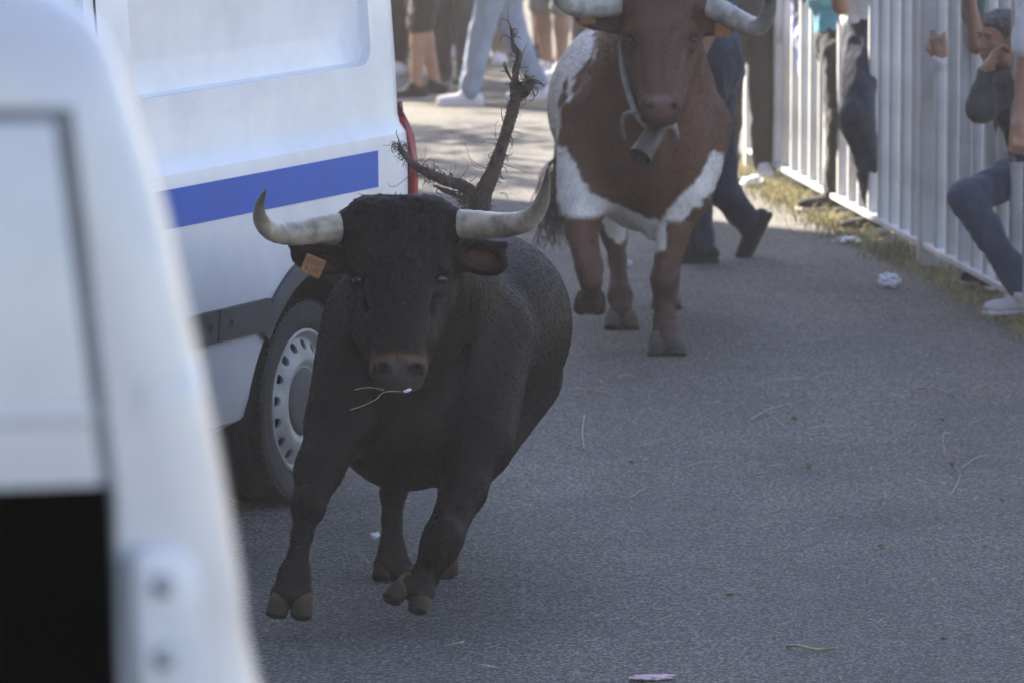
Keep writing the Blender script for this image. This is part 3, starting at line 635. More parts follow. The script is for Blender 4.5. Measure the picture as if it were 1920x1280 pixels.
def plate(name, pts, y0, y1, mat, parent, bev=0.004, seg=3):
    """bevelled plate from an outline in (x, z)"""
    bm = bmesh.new(); vs = [bm.verts.new((x, y0, z)) for x, z in pts]; fc = bm.faces.new(vs)
    r = bmesh.ops.extrude_face_region(bm, geom=[fc]); bmesh.ops.translate(bm, vec=(0, y1-y0, 0), verts=[q for q in r['geom'] if isinstance(q, bmesh.types.BMVert)])
    bmesh.ops.recalc_face_normals(bm, faces=bm.faces)
    if bev: bmesh.ops.bevel(bm, geom=[e for e in bm.edges], offset=bev, segments=seg, profile=0.5, affect='EDGES', clamp_overlap=True)
    return bm_obj(name, bm, mat, parent, True, 50)
# rear door: upper panel, its ridge, the dark gap round it, and the window
dl = -0.62
ga, gb, gc = v2(118, 208), v2(205, 930), v2(225, 1280)
plate('door_gap', [(ga[0]+0.007, ga[1]+0.003), (gb[0]+0.006, gb[1]), (gc[0]+0.005, 1.0), (dl, 1.0), (dl, ga[1]+0.003)], 0.0015, -0.0012, M['seam_grey'], van2, 0)  # grey strip stands in for the shade of the gap and door step
door = plate('door', [(ga[0]-0.008, ga[1]-0.006), (gb[0]-0.006, gb[1]), (gc[0]-0.006, 1.0), (dl, 1.0), (dl, ga[1]-0.006)], 0.01, -0.010, M['van_white_clean'], van2, 0.006, 3)
ra = v2(0, 765)[1]
plate('panel_ridge', [(v2(172, 765)[0], ra+0.004), (v2(175, 775)[0], ra-0.010), (dl+0.04, ra-0.010), (dl+0.04, ra+0.004)], -0.006, -0.013, M['van_white_clean'], door, 0.004)
wa = v2(200, 905)
plate('window', [(wa[0]+0.001, wa[1]), (wa[0]+0.012, 1.75), (dl+0.05, 1.75), (dl+0.05, wa[1])], -0.006, -0.0135, M['window_black'], door, 0.002)
ha, hb_ = v2(232, 1020), v2(365, 1300)
hp = plate('hinge', [(ha[0]+0.010, ha[1]), (hb_[0]-0.014, ha[1]), (hb_[0]-0.004, ha[1]-0.008), (hb_[0]+0.002, ha[1]-0.020), (hb_[0]+0.01, hb_[1]-0.02), (ha[0]+0.008, hb_[1]-0.02), (ha[0]+0.002, ha[1]-0.010)], 0.004, -0.022, M['hinge'], van2, 0.007)
for py, pxx in ((1092, 298), (1228, 300)):
    bx_, bz_ = v2(pxx, py); g = Geo().add(lathe_geo([(0.0, -0.0075), (0.006, -0.0075), (0.008, -0.006), (0.0085, 0.0), (0.0105, 0.001), (0.0105, 0.003)], 20)); o = mesh_obj('bolt', g.v, g.f, M['bolt'], hp, sharp=40); o.location = (bx_, -0.0225, bz_)

# ------------------------------------------------------------------ bar fence along the road
FD = unit(V(-0.118, 1, 0)); FN = unit(V(-1, -0.118, 0)); FANG = math.atan2(FD[1], FD[0])
PITCHF = 0.279
def tube_mesh(name, sx, sy, z0, z1, bev):
    bm = bmesh.new(); r = bmesh.ops.create_cube(bm, size=1.0); bmesh.ops.scale(bm, vec=(sx, sy, z1-z0), verts=bm.verts); bmesh.ops.translate(bm, vec=(0, 0, (z0+z1)/2), verts=bm.verts)
    bmesh.ops.bevel(bm, geom=[e for e in bm.edges if abs(e.verts[0].co.z-e.verts[1].co.z) > 0.1], offset=bev, segments=3, profile=0.5, affect='EDGES')
    me = bpy.data.meshes.new(name); bm.to_mesh(me); bm.free(); me.shade_smooth(); me.set_sharp_from_angle(angle=math.radians(60)); me.materials.append(M['galv']); return me
me_pick = tube_mesh('picket', 0.058, 0.050, 0.10, 2.18, 0.014); me_post = tube_mesh('post', 0.085, 0.085, 0.0, 2.32, 0.010)
flabels = ['grey bar fence panel at the end of the fence close to the parked vans', 'grey bar fence panel second from the end close to the parked vans', 'grey bar fence panel on the shaded side of the road, with nobody at it', 'grey bar fence panel with the crouching man in the dark jacket leaning out', 'grey bar fence panel with the man in white t-shirt and navy trousers',
           'sunlit bar fence panel at the far end of the fence']
for i, Y0 in enumerate((15.83, 18.33, 20.83, 23.33, 25.83, 28.33)):
    t = empty('fence_panel', (fence_x(Y0), Y0, 0), FANG); tag(t, flabels[i], 'fence', 'bar fence panels along the road')
    po = bpy.data.objects.new('post', me_post); link(po, t)
    if i == 5: po = bpy.data.objects.new('post', me_post); link(po, t); po.location.x = 2.52
    for k in range(8):
        p = bpy.data.objects.new('picket', me_pick); link(p, t); p.location = (PITCHF*(k+1)+random.uniform(-0.004, 0.004), 0, 0); p.rotation_euler = (random.uniform(-0.003, 0.003), random.uniform(-0.003, 0.003), random.uniform(-0.05, 0.05))
    bm_obj('rail', box_bm(1.26, 0, 0.095, 2.43, 0.07, 0.028, 0.005), M['galv'], t); bm_obj('rail', box_bm(1.26, 0, 2.205, 2.43, 0.06, 0.05, 0.006), M['galv'], t)

# dry grass and weeds along the fence foot
gv, gf, gm = [], [], []
rng = np.random.RandomState(11)
for i in range(15000):
    Y = rng.uniform(20.8, 31.5); clump = mnoise.noise(Vector((Y*1.7, 3.1, 0)))*0.5+0.5
    sunny = math.exp(-((Y-28.3)/1.9)**2)
    if rng.rand() > 0.06+0.38*clump+0.36*sunny: continue
    x = fence_x(Y)+rng.normal(-0.01, 0.075)-0.04; x -= abs(rng.normal())*0.07*sunny; hgt = rng.uniform(0.015, 0.085)*(0.5+1.1*clump)*(1+0.7*sunny*rng.rand()); a = rng.uniform(0, 6.28); lean = rng.uniform(0.2, 1.2)
    b = np.array((x, Y, -0.005)); s = np.array((math.cos(a+1.57), math.sin(a+1.57), 0))*rng.uniform(0.0015, 0.003); d = np.array((math.cos(a)*lean, math.sin(a)*lean, 1)); d = d/np.linalg.norm(d)*hgt
    k = len(gv); gv += [b-s, b+s, b+d*0.6+s*0.7, b+d*0.6-s*0.7, b+d+np.array((math.cos(a), math.sin(a), -0.4))*hgt*0.3]; gf += [(k, k+1, k+2, k+3), (k+3, k+2, k+4)]; gm += [0 if rng.rand() < 0.9 else 1]*2
o = mesh_obj('dry_grass', gv, gf, [M['drygrass'], M['greengrass']], smooth=False); o.data.polygons.foreach_set('material_index', gm); tag(o, 'dry straw-coloured grass and weeds along the fence foot', 'grass', kind='stuff')
# ------------------------------------------------------------------ black bull
def toe_pair(blob, top, tip, up, r, splay, k=0.008, side=None):
    """two claws from the coronet (top) to the ground plane at the toe (tip)"""
    ax = unit(tip-top); s = unit(np.cross(ax, up)) if side is None else unit(side-ax*np.dot(side, ax)); fw = np.cross(s, ax); fw = fw if fw[1] < 0 else -fw
    L = np.linalg.norm(tip-top)
    for q in (-1, 1):
        a = top+s*q*r*0.50-fw*r*0.12; b_ = tip+s*q*(r*0.53+splay)+fw*r*0.10+ax*r*0.25
        blob.cone(a-ax*0.01, b_, r*0.50, r*0.55, k); blob.cone(a-fw*r*0.3, b_-fw*r*0.55, r*0.40, r*0.46, k)
    cut = unit(V(ax[0]*0.6, ax[1]*0.35, ax[2])); blob.box(tip+cut*0.06, (0.3, 0.3, 0.06), 0.0, rot_from(z=cut), 0.010, '-')
    return s
def animal_hoof(parent, origin, top, tip, r, splay, up, col_top, col_bot, h=0.005, side=None):
    b = Blob(); s = toe_pair(b, top, tip, V(*up), r, splay, side=None if side is None else V(*side))
    v, q = b.mesh(h, 1); o = mesh_obj('hoof', v-origin, q, M['hoof'], parent)
    ax = tip-top; t = np.clip(((v-top)@ax)/(ax@ax)*1.7-0.25, 0, 1)[:, None]
    set_col(o, np.array(col_top)*(1-t)+np.array(col_bot)*t); return o
def horn_obj(parent, origin, pts, rad, c0, c1, tipfrac=0.7, n=10):
    p = catmull(pts, n); r = np.interp(np.linspace(0, 1, len(p)), np.linspace(0, 1, len(rad)), rad)
    rng = np.random.RandomState(5); r = r*(1+0.02*np.sin(np.arange(len(p))*1.9)*(np.linspace(1, 0, len(p)) > 0.4))
    v, f = tube_geo(p-origin, r, 20); o = mesh_obj('horn', v, f, M['horn'], parent)
    t = np.repeat(np.linspace(0, 1, len(p)), 20); w = np.clip((t-tipfrac+0.25)/0.3, 0, 1)[:, None]
    up = np.array([q[2] for q in v])-np.repeat((p-origin)[:, 2], 20); 
    set_col(o, np.array(c0)*(1-w)+np.array(c1)*w); return o
def strands(name, mat, parent, origin, gens, seg=3):
    g = Geo()
    for pts, rad in gens: g.add(tube_geo(np.asarray(pts)-origin, rad, seg, cap=False))
    o = mesh_obj(name, g.v, g.f, mat, parent); return o
def wander(p0, d, L, n, rng, curl=0.5, grav=0.0, spiral=0.0):
    """a curly hair path"""
    pts = [np.array(p0, float)]; d = unit(d); ax = unit(rng.normal(size=3)); 
    for i in range(n):
        a = spiral*L/n; d = d*math.cos(a)+np.cross(ax, d)*math.sin(a)+ax*np.dot(ax, d)*(1-math.cos(a))
        d = unit(d+rng.normal(size=3)*curl*0.35+np.array((0, 0, -grav))); pts.append(pts[-1]+d*L/n)
    return np.array(pts)

BO = ground(690, 1160); BO[2] = 0.0
bull = empty('bull', BO); tag(bull, 'galloping black bull with wide upturned horns and raised shaggy tail', 'bull')
b = Blob(); K = 0.07
roll = np.array(Matrix.Rotation(math.radians(14), 3, 'Y') @ Matrix.Rotation(math.radians(-10), 3, 'Z'))
# trunk, banked into the turn
b.ell(at(775, 690, 16.62), (0.255, 0.38, 0.35), roll, K)              # chest
b.ell(at(800, 520, 16.72), (0.19, 0.34, 0.20), roll, K)               # crest and withers
b.ell(at(893, 625, 17.15), (0.275, 0.62, 0.31), roll, 0.09)           # barrel
b.ell(at(912, 600, 17.80), (0.225, 0.34, 0.27), roll, 0.09)           # croup
b.ell(at(778, 792, 16.58), (0.185, 0.30, 0.185), None, K)             # brisket
b.ell(at(840, 830, 17.0), (0.17, 0.35, 0.13), None, K)                # belly
b.cone(at(690, 868, 17.1), at(688, 878, 17.0), 0.028, 0.018, 0.03)    # sheath
b.cone(at(795, 560, 16.6), at(758, 500, 16.18), 0.215, 0.165, K)      # neck
b.cone(at(760, 640, 16.5), at(752, 590, 16.15), 0.17, 0.12, 0.05)     # throat
b.cone(at(770, 640, 16.28), at(745, 810, 16.36), 0.05, 0.045, 0.05)   # dewlap
# shoulders and legs
b.cone(at(688, 600, 16.6), at(640, 790, 16.32), 0.13, 0.105, 0.06)
b.chain([at(640, 790, 16.32), at(598, 880, 16.18), at(578, 950, 16.06), at(567, 1000, 16.0), at(552, 1078, 15.95), at(547, 1112, 15.92)], [0.095, 0.066, 0.044, 0.025, 0.038, 0.045], 0.03)
b.ell(at(580, 940, 16.0), (0.040, 0.042, 0.050), None, 0.03); b.ell(at(552, 1085, 15.93), (0.044, 0.042, 0.036), None, 0.02); b.ell(at(832, 1004, 16.0), (0.048, 0.045, 0.055), None, 0.03)
b.cone(at(690, 540, 16.5), at(655, 760, 16.2), 0.014, 0.014, 0.06, '-'); b.cone(at(872, 560, 16.5), at(850, 780, 16.25), 0.014, 0.014, 0.06, '-'); b.cone(at(618, 860, 16.06), at(600, 930, 16.0), 0.007, 0.006, 0.03, '-'); b.cone(at(870, 880, 16.12), at(842, 960, 16.02), 0.007, 0.006, 0.03, '-')
b.cone(at(905, 640, 16.7), at(893, 830, 16.35), 0.15, 0.11, 0.07)
b.chain([at(893, 830, 16.35), at(868, 920, 16.2), at(832, 1005, 16.05), at(820, 1035, 16.02), at(800, 1075, 16.05), at(782, 1102, 16.0)], [0.090, 0.062, 0.051, 0.045, 0.033, 0.041], 0.035)
# hind legs swung forward under the belly
b.cone(at(960, 700, 17.75), at(900, 815, 17.35), 0.16, 0.12, 0.07); b.cone(at(860, 690, 17.75), at(800, 820, 17.35), 0.16, 0.11, 0.07)
b.chain([at(800, 820, 17.35), at(745, 895, 17.15), at(737, 925, 17.1), at(735, 975, 17.02), at(735, 1038, 16.95), at(736, 1058, 16.93)], [0.10, 0.050, 0.037, 0.028, 0.040, 0.043], 0.02)
b.chain([at(900, 815, 17.35), at(868, 905, 17.3), at(855, 940, 17.25), at(838, 1000, 17.1), at(826, 1050, 17.0), at(828, 1066, 16.95)], [0.11, 0.056, 0.046, 0.034, 0.043, 0.045], 0.03)
b.ell(at(547, 1112, 15.92), (0.062, 0.05, 0.032), None, 0.02); b.ell(at(779, 1103, 15.99), (0.058, 0.05, 0.032), np.array(Matrix.Rotation(math.radians(25), 3, 'Y')), 0.02); b.ell(at(736, 1058, 16.93), (0.058, 0.05, 0.03), None, 0.02)
# head
tilt = np.array(Matrix.Rotation(math.radians(-14), 3, 'X'))
b.box(at(750, 452, 16.06), (0.148, 0.105, 0.118), 0.07, tilt, 0.04)     # forehead and poll
b.box(at(748, 408, 16.06), (0.132, 0.085, 0.046), 0.042, tilt, 0.04)
b.cone(at(749, 520, 15.98), at(748, 655, 15.84), 0.112, 0.072, 0.05)   # face
b.cone(at(706, 500, 16.02), at(712, 640, 15.9), 0.060, 0.045, 0.04); b.cone(at(792, 500, 16.02), at(786, 640, 15.9), 0.060, 0.045, 0.04)
b.cone(at(700, 570, 16.1), at(728, 680, 15.93), 0.075, 0.05, 0.05); b.cone(at(800, 570, 16.1), at(770, 680, 15.93), 0.075, 0.05, 0.05)  # jaw
b.ell(at(747, 692, 15.83), (0.083, 0.062, 0.046), None, 0.03)          # muzzle
b.ell(at(747, 716, 15.85), (0.068, 0.055, 0.034), None, 0.025)         # lips
b.ell(at(721, 684, 15.79), (0.032, 0.03, 0.026), None, 0.02); b.ell(at(775, 684, 15.79), (0.032, 0.03, 0.026), None, 0.02)
for q, (ex, ey) in ((-1, (673, 522)), (1, (826, 520))):
    b.ell(at(ex+q*1, ey-16, 15.99), (0.030, 0.035, 0.020), None, 0.025)  # brow
    b.ell(at(ex, ey+4, 15.945), (0.020, 0.022, 0.015), None, 0.015, '-')
    b.ell(at(ex-q*4, ey+20, 15.97), (0.028, 0.03, 0.018), None, 0.02)
b.ell(at(716, 690, 15.75), (0.017, 0.034, 0.011), np.array(Matrix.Rotation(math.radians(28), 3, 'Y')), 0.012, '-')
b.ell(at(780, 690, 15.75), (0.017, 0.034, 0.011), np.array(Matrix.Rotation(math.radians(-28), 3, 'Y')), 0.012, '-')
b.cone(at(704, 720, 15.77), at(747, 727, 15.745), 0.006, 0.006, 0.008, '-'); b.cone(at(747, 727, 15.745), at(790, 718, 15.77), 0.006, 0.006, 0.008, '-')
b.cone(at(749, 560, 15.905), at(748, 650, 15.815), 0.045, 0.04, 0.04)
b.cone(at(690, 560, 15.93), at(722, 640, 15.86), 0.008, 0.008, 0.04, '-'); b.cone(at(808, 560, 15.93), at(775, 640, 15.86), 0.008, 0.008, 0.04, '-')
# horn bosses and ears
b.cone(at(690, 424, 16.06), at(652, 426, 16.05), 0.055, 0.05, 0.03); b.cone(at(808, 420, 16.06), at(847, 421, 16.05), 0.055, 0.05, 0.03)
er = np.array(Matrix.Rotation(math.radians(-3), 3, 'Y')); el = np.array(Matrix.Rotation(math.radians(20), 3, 'Y'))
eR = np.array(Matrix.Rotation(math.radians(22), 3, 'Y') @ Matrix.Rotation(math.radians(-12), 3, 'Z'))
eL = np.array(Matrix.Rotation(math.radians(-14), 3, 'Y') @ Matrix.Rotation(math.radians(15), 3, 'Z'))
er = np.array(Matrix.Rotation(math.radians(20), 3, 'Y')); b.cone(at(845, 478, 16.12), at(878, 482, 16.1), 0.05, 0.04, 0.03)
b.ell(at(903, 482, 16.1), (0.080, 0.030, 0.052), er, 0.02); b.cone(at(915, 475, 16.1), at(946, 458, 16.09), 0.035, 0.012, 0.02)
b.ell(at(908, 484, 16.066), (0.058, 0.036, 0.033), er, 0.010, '-'); b.cone(at(920, 474, 16.06), at(936, 464, 16.06), 0.018, 0.010, 0.01, '-')
el = np.array(Matrix.Rotation(math.radians(14), 3, 'Y')); b.cone(at(655, 478, 16.12), at(622, 484, 16.1), 0.05, 0.04, 0.03)
b.ell(at(596, 484, 16.1), (0.082, 0.028, 0.046), el, 0.02); b.cone(at(580, 470, 16.1), at(546, 458, 16.08), 0.035, 0.010, 0.02)
b.ell(at(604, 494, 16.066), (0.056, 0.034, 0.026), el, 0.010, '-')
# muscle and skin folds on shoulder, flank and neck
b.cone(at(930, 560, 16.72), at(925, 800, 16.5), 0.012, 0.012, 0.05, '-')
b.cone(at(1000, 590, 17.25), at(960, 760, 17.15), 0.012, 0.012, 0.06, '-')
bv, bq = b.mesh(0.0085, 1)
fz0, fz1 = at(750, 515, 16)[2], at(750, 470, 16)[2]; fxc = at(749, 450, 16)[0]
for i in np.where((bv[:, 2] > fz0) & (bv[:, 1] < 16.16) & (np.abs(bv[:, 0]-fxc) < 0.16))[0]:      # matted curls on the forehead
    p = bv[i]; w_ = min(1, (p[2]-fz0)/(fz1-fz0))*min(1, (0.16-abs(p[0]-fxc))/0.03); q = Vector(p)
    s_ = mnoise.noise(Vector((q.x*38, q.y*38, q.z*30)))+0.6*abs(mnoise.noise(q*75)); bv[i] = p+V(0, -1, 0.35)*(0.010*s_+0.002)*w_
bo = mesh_obj('body', bv-BO, bq, M['bull_coat'], bull)
c = np.tile(np.array((0.0078, 0.0061, 0.0046)), (len(bv), 1))
def paint(cols, w, rgb): return cols*(1-w)+np.array(rgb)*w
bx, by, bz = bv.T
back = np.clip((by-16.9)/0.5, 0, 1)*np.clip((bz-0.75)/0.25, 0, 1); c = paint(c, back[:, None]*0.75, (0.034, 0.018, 0.012))     # sun-browned back
mz = at(747, 700, 15.8); d = np.sqrt(((bx-mz[0])/0.088)**2+((bz-mz[2])/0.055)**2); near = (by < 15.9)
ring = np.exp(-((d-0.93)/0.20)**2)*near; c = paint(c, ring[:, None]*0.85, (0.15, 0.085, 0.048))
inn = np.clip((0.82-d)/0.12, 0, 1)*near; c = paint(c, inn[:, None], (0.075, 0.060, 0.058))
for nx in (716, 780):
    p = at(nx, 690, 15.78); dd = np.sqrt(((bx-p[0])/0.022)**2+((bz-p[2])/0.014)**2); c = paint(c, (np.clip(1.7-dd, 0, 1)*near)[:, None], (0.004, 0.003, 0.003))
for ex, ey, w_, h_, cc in ((908, 484, 0.055, 0.031, (0.085, 0.040, 0.026)), (606, 500, 0.056, 0.026, (0.08, 0.045, 0.028))):
    p = at(ex, ey, 16.06); dd = np.sqrt(((bx-p[0])/w_)**2+((bz-p[2])/h_)**2); c = paint(c, (np.clip(1.3-dd, 0, 1)*(by > 16.03)*(by < 16.125))[:, None]*0.8, cc)
for ex, ey in ((673, 524), (826, 522)):
    pe = at(ex, ey, 15.96); de = np.hypot((bx-pe[0])/0.034, (bz-pe[2])/0.026); c = paint(c, (np.clip(1.3-de, 0, 1)*(by < 16.05))[:, None], (0.004, 0.003, 0.003))
    pl = at(ex+(4 if ex < 749 else -4), ey+22, 15.96); de = np.hypot((bx-pl[0])/0.030, (bz-pl[2])/0.014); c = paint(c, (np.clip(1.2-de, 0, 1)*(by < 16.05))[:, None]*0.7, (0.045, 0.042, 0.042))
c = paint(c, (np.clip((0.16-bz)/0.06, 0, 1))[:, None]*0.5, (0.030, 0.023, 0.018))
set_col(bo, c)
for ex, ey in ((674, 525), (825, 523)):
    p = at(ex, ey, 15.960)
    g = Blob().ell(p, (0.021, 0.020, 0.017)); v, q = g.mesh(0.004, 1); mesh_obj('eye', v-BO, q, M['eye'], bull)
HC0, HC1 = (0.42, 0.355, 0.26), (0.08, 0.062, 0.045)
horn_obj(bull, BO, [at(662, 424, 16.05), at(610, 430, 16.02), at(550, 438, 15.95), at(510, 433, 15.88), at(489, 412, 15.83), at(487, 385, 15.8), at(498, 356, 15.78)], [0.043, 0.040, 0.034, 0.029, 0.022, 0.014, 0.003], HC0, HC1, 0.86)
horn_obj(bull, BO, [at(840, 420, 16.05), at(895, 421, 16.02), at(950, 422, 15.95), at(990, 412, 15.88), at(1013, 385, 15.83), at(1023, 350, 15.8), at(1028, 314, 15.78)], [0.043, 0.040, 0.035, 0.030, 0.023, 0.014, 0.003], HC0, HC1, 0.84)
ct, cb = (0.115, 0.074, 0.038), (0.030, 0.021, 0.014)
animal_hoof(bull, BO, at(549, 1106, 15.92), at(541, 1158, 15.86), 0.058, 0.006, (0.1, -0.6, 0.6), ct, cb, side=(1, 0, 0))
animal_hoof(bull, BO, at(778, 1100, 15.99), at(757, 1136, 15.93), 0.054, 0.012, (0.1, -0.6, 0.6), ct, cb, side=(0.9, 0, -0.42))
animal_hoof(bull, BO, at(735, 1054, 16.93), at(735, 1086, 16.88), 0.052, 0.008, (0, -0.6, 0.6), (0.035, 0.03, 0.026), cb, side=(1, 0, 0))
animal_hoof(bull, BO, at(828, 1062, 16.95), at(826, 1084, 17.06), 0.050, 0.002, (0, -0.6, 0.6), (0.05, 0.03, 0.02), (0.07, 0.04, 0.026), side=(1, 0, 0.1))
# dew claws
# ear tag with print
tgp = at(587, 499, 16.035)
tgR = Matrix.Translation(Vector(tgp-BO)) @ Matrix.Rotation(math.radians(8), 4, 'Z') @ Matrix.Rotation(math.radians(24), 4, 'Y')
tago = bm_obj('ear_tag', box_bm(0, 0, 0, 0.060, 0.004, 0.056, 0.003), M['tag_orange'], bull, True); tago.matrix_local = tgR
for z, word in ((0.012, '0530'), (-0.011, '6290')):      # two rows of worn digits
    fc = bpy.data.curves.new('print', 'FONT'); fc.body = word; fc.size = 0.021; fc.align_x = 'CENTER'; fc.align_y = 'CENTER'; fc.extrude = 0.0004; fc.materials.append(M['tag_print'])
    ft = bpy.data.objects.new('t', fc); me_t = bpy.data.meshes.new_from_object(ft); bpy.data.objects.remove(ft); fo = bpy.data.objects.new('print', me_t); link(fo, tago); fo.location = (0, -0.0028, z); fo.rotation_euler = (math.pi/2, 0, 0)
# curly forelock
rng = np.random.RandomState(21); gens = []
vi = np.where((bz > at(750, 520, 16)[2]) & (by < 16.14) & (bx > at(655, 400, 16)[0]) & (bx < at(846, 400, 16)[0]))[0]
for i in rng.choice(vi, 3000):
    p = bv[i]; z01 = (p[2]-at(750, 520, 16)[2])/0.24
    if rng.rand() > 0.2+z01: continue
    L = rng.uniform(0.012, 0.026)*(0.6+0.5*z01); q = wander(p+V(0, 0.004, 0), V(rng.normal()*0.5, -0.6-0.2*rng.rand(), rng.normal()*0.35-0.35), L, 6, rng, 0.35, 0.20, 70)
    gens.append((q, np.linspace(0.0019, 0.0007, 7)))
strands('forelock', M['black_hair'], bull, BO, gens)
# short flat-lying coat
front = bv[:, 1] < 17.75
fur('coat_hair', M['hair_vcol'], bull, BO, bv, bq, c, 95000, np.random.RandomState(77), (0.010, 0.019), 0.0008, mask=front, lift=0.12, tint=(0.7, 1.35))
# raised tail: matted rope of hair with frayed ends
def rope(pts, r, n, rng, fray=0.3, tw=26.0, hair=0.002):
    core = catmull(pts, 10); m = len(core); T = np.gradient(core, axis=0); T /= np.linalg.norm(T, axis=1)[:, None]
    rr = np.interp(np.linspace(0, 1, m), np.linspace(0, 1, len(r)), r); out = [(core, rr*0.72)]
    seglen = np.concatenate([[0], np.cumsum(np.linalg.norm(np.diff(core, axis=0), axis=1))])
    for k in range(n):
        i0 = rng.randint(0, int(m*0.75)); ln = rng.randint(max(4, m//6), max(6, m//2)); i1 = min(m-1, i0+ln); ph = rng.uniform(0, 6.28); pth = []; sc = rng.uniform(0.8, 1.25)
        for i in range(i0, i1+1):
            u = unit(np.cross(T[i], (0.3, 1, 0.1))); w = np.cross(T[i], u); a = ph+seglen[i]*tw*sc
            pth.append(core[i]+(u*math.cos(a)+w*math.sin(a))*rr[i]*rng.uniform(0.75, 1.12))
        if rng.rand() < fray:
            e = wander(pth[-1], T[i1]+rng.normal(size=3)*0.7, rng.uniform(0.02, 0.07), 12, rng, 0.25, 0.03, rng.uniform(40, 100)); pth += list(e[1:])
        pth = np.array(pth); out.append((pth, np.linspace(hair*1.5, hair*0.5, len(pth))))
    return out
rng = np.random.RandomState(4); TY = 17.95; gens = []
main_t = [at(925, 500, TY-0.1), at(900, 420, TY), at(902, 375, TY), at(925, 320, TY), at(945, 262, TY), at(962, 205, TY), at(972, 165, TY)]
side_t = [at(900, 385, TY), at(872, 352, TY), at(838, 340, TY), at(805, 326, TY), at(775, 308, TY), at(752, 282, TY), at(748, 272, TY)]
gens += rope(main_t, [0.028, 0.030, 0.028, 0.020, 0.0145, 0.017, 0.012], 300, rng, 0.2, 16.0, 0.0022)
gens += rope([at(968, 185, TY), at(985, 165, TY), at(1000, 152, TY)], [0.018, 0.020, 0.010], 60, rng, 0.5, 20.0, 0.0024)
gens += rope([at(966, 180, TY), at(966, 140, TY), at(973, 105, TY), at(962, 85, TY), at(958, 55, TY)], [0.016, 0.010, 0.009, 0.006, 0.003], 46, rng, 0.5)
gens += rope([at(965, 160, TY), at(952, 135, TY), at(945, 115, TY)], [0.006, 0.004, 0.002], 6, rng, 0.4)
gens += rope(side_t, [0.026, 0.018, 0.014, 0.013, 0.007, 0.008, 0.003], 200, rng, 0.3, 18.0, 0.0020)
gens += rope([at(872, 372, TY), at(840, 360, TY), at(812, 348, TY)], [0.012, 0.008, 0.003], 12, rng, 0.3)
for ctl, num in ((main_t[1:], 220), (side_t, 200)):
    cc = catmull(ctl, 10)
    for k in range(num):
        p0 = cc[rng.randint(len(cc))]; out = unit(V(rng.normal(), rng.normal()*0.6, rng.normal()*0.7))
        gens.append((wander(p0+out*0.012, out+V(0, 0, 0.1), rng.uniform(0.015, 0.042), 11, rng, 0.3, 0.0, rng.uniform(60, 130)), np.linspace(0.0008, 0.0003, 12)))
for k in range(150):                                                   # matted swirl where the two locks part
    p0 = at(rng.normal(888, 14), rng.normal(372, 10), TY-0.02); gens.append((wander(p0, V(rng.normal(), rng.normal()*0.4-0.2, rng.normal()*0.6), rng.uniform(0.03, 0.07), 14, rng, 0.15, 0.0, rng.uniform(40, 90)), np.linspace(0.0016, 0.0007, 15)))
for k in range(26):
    s = rng.rand(); p0 = at(900+60*s, 385-190*s, TY) if rng.rand() < 0.4 else at(770+110*s, 308+50*s, TY)
    gens.append((wander(p0, V(rng.normal()*0.9, rng.normal()*0.5, rng.normal()*0.7+0.2), rng.uniform(0.07, 0.17), 20, rng, 0.14, 0.0, rng.uniform(10, 34)), np.linspace(0.0013, 0.0005, 21)))
strands('tail', M['tail_hair'], bull, BO, gens, 5)
# straw and froth at the lips
rng = np.random.RandomState(8)
strands('mouth_straw', M['straw'], bull, BO, [(catmull([at(752, 733, 15.78), at(720, 735, 15.76), at(705, 748, 15.75), at(680, 760, 15.75), at(656, 768, 15.74)], 4), 0.0013), (catmull([at(720, 730, 15.77), at(690, 726, 15.75), at(664, 730, 15.74)], 4), 0.001)], 4)
g = Blob().ell(at(760, 733, 15.775), (0.008, 0.008, 0.004), None, 0.006).ell(at(768, 730, 15.775), (0.007, 0.008, 0.004), None, 0.01); v, q = g.mesh(0.003, 1); mesh_obj('froth', v-BO, q, M['paper'], bull)

# ------------------------------------------------------------------ brown and white steer
SO = ground(1215, 640); SO[2] = 0.0
steer = empty('steer', SO); tag(steer, 'brown and white horned steer with a bell hanging under its muzzle', 'steer')
b = Blob(); K = 0.08
yw = np.array(Matrix.Rotation(math.radians(5), 3, 'Z'))
b.ell(at(1212, 262, 22.95), (0.285, 0.42, 0.375), yw, K)               # chest
b.ell(at(1186, 200, 23.6), (0.352, 0.72, 0.36), yw, K)                 # barrel
b.ell(at(1168, 170, 24.4), (0.29, 0.42, 0.31), yw, K)                  # croup
b.ell(at(1215, 110, 22.95), (0.21, 0.35, 0.22), yw, K)                 # withers
b.cone(at(1222, 150, 22.9), at(1240, 60, 22.45), 0.22, 0.16, K)        # neck
b.cone(at(1225, 240, 22.75), at(1238, 130, 22.4), 0.16, 0.10, K)       # throat
b.cone(at(1218, 330, 22.72), at(1228, 432, 22.78), 0.12, 0.042, 0.06)  # brisket fold
b.cone(at(1228, 250, 22.5), at(1222, 350, 22.62), 0.03, 0.04, 0.05)
b.cone(at(1120, 240, 22.95), at(1092, 380, 22.72), 0.17, 0.105, 0.07)  # near shoulder
b.chain([at(1092, 380, 22.72), at(1090, 430, 22.62), at(1105, 502, 22.42), at(1108, 528, 22.40), at(1108, 546, 22.47), at(1107, 566, 22.60)], [0.085, 0.064, 0.053, 0.042, 0.034, 0.052], 0.02)
b.cone(at(1297, 240, 22.95), at(1283, 370, 22.75), 0.165, 0.105, 0.07)
b.chain([at(1283, 370, 22.75), at(1262, 435, 22.7), at(1247, 520, 22.66), at(1246, 560, 22.64), at(1246, 600, 22.62), at(1249, 628, 22.56), at(1250, 642, 22.52)], [0.09, 0.064, 0.052, 0.040, 0.042, 0.052, 0.058], 0.025); b.ell(at(1246, 528, 22.62), (0.052, 0.05, 0.06), None, 0.03)
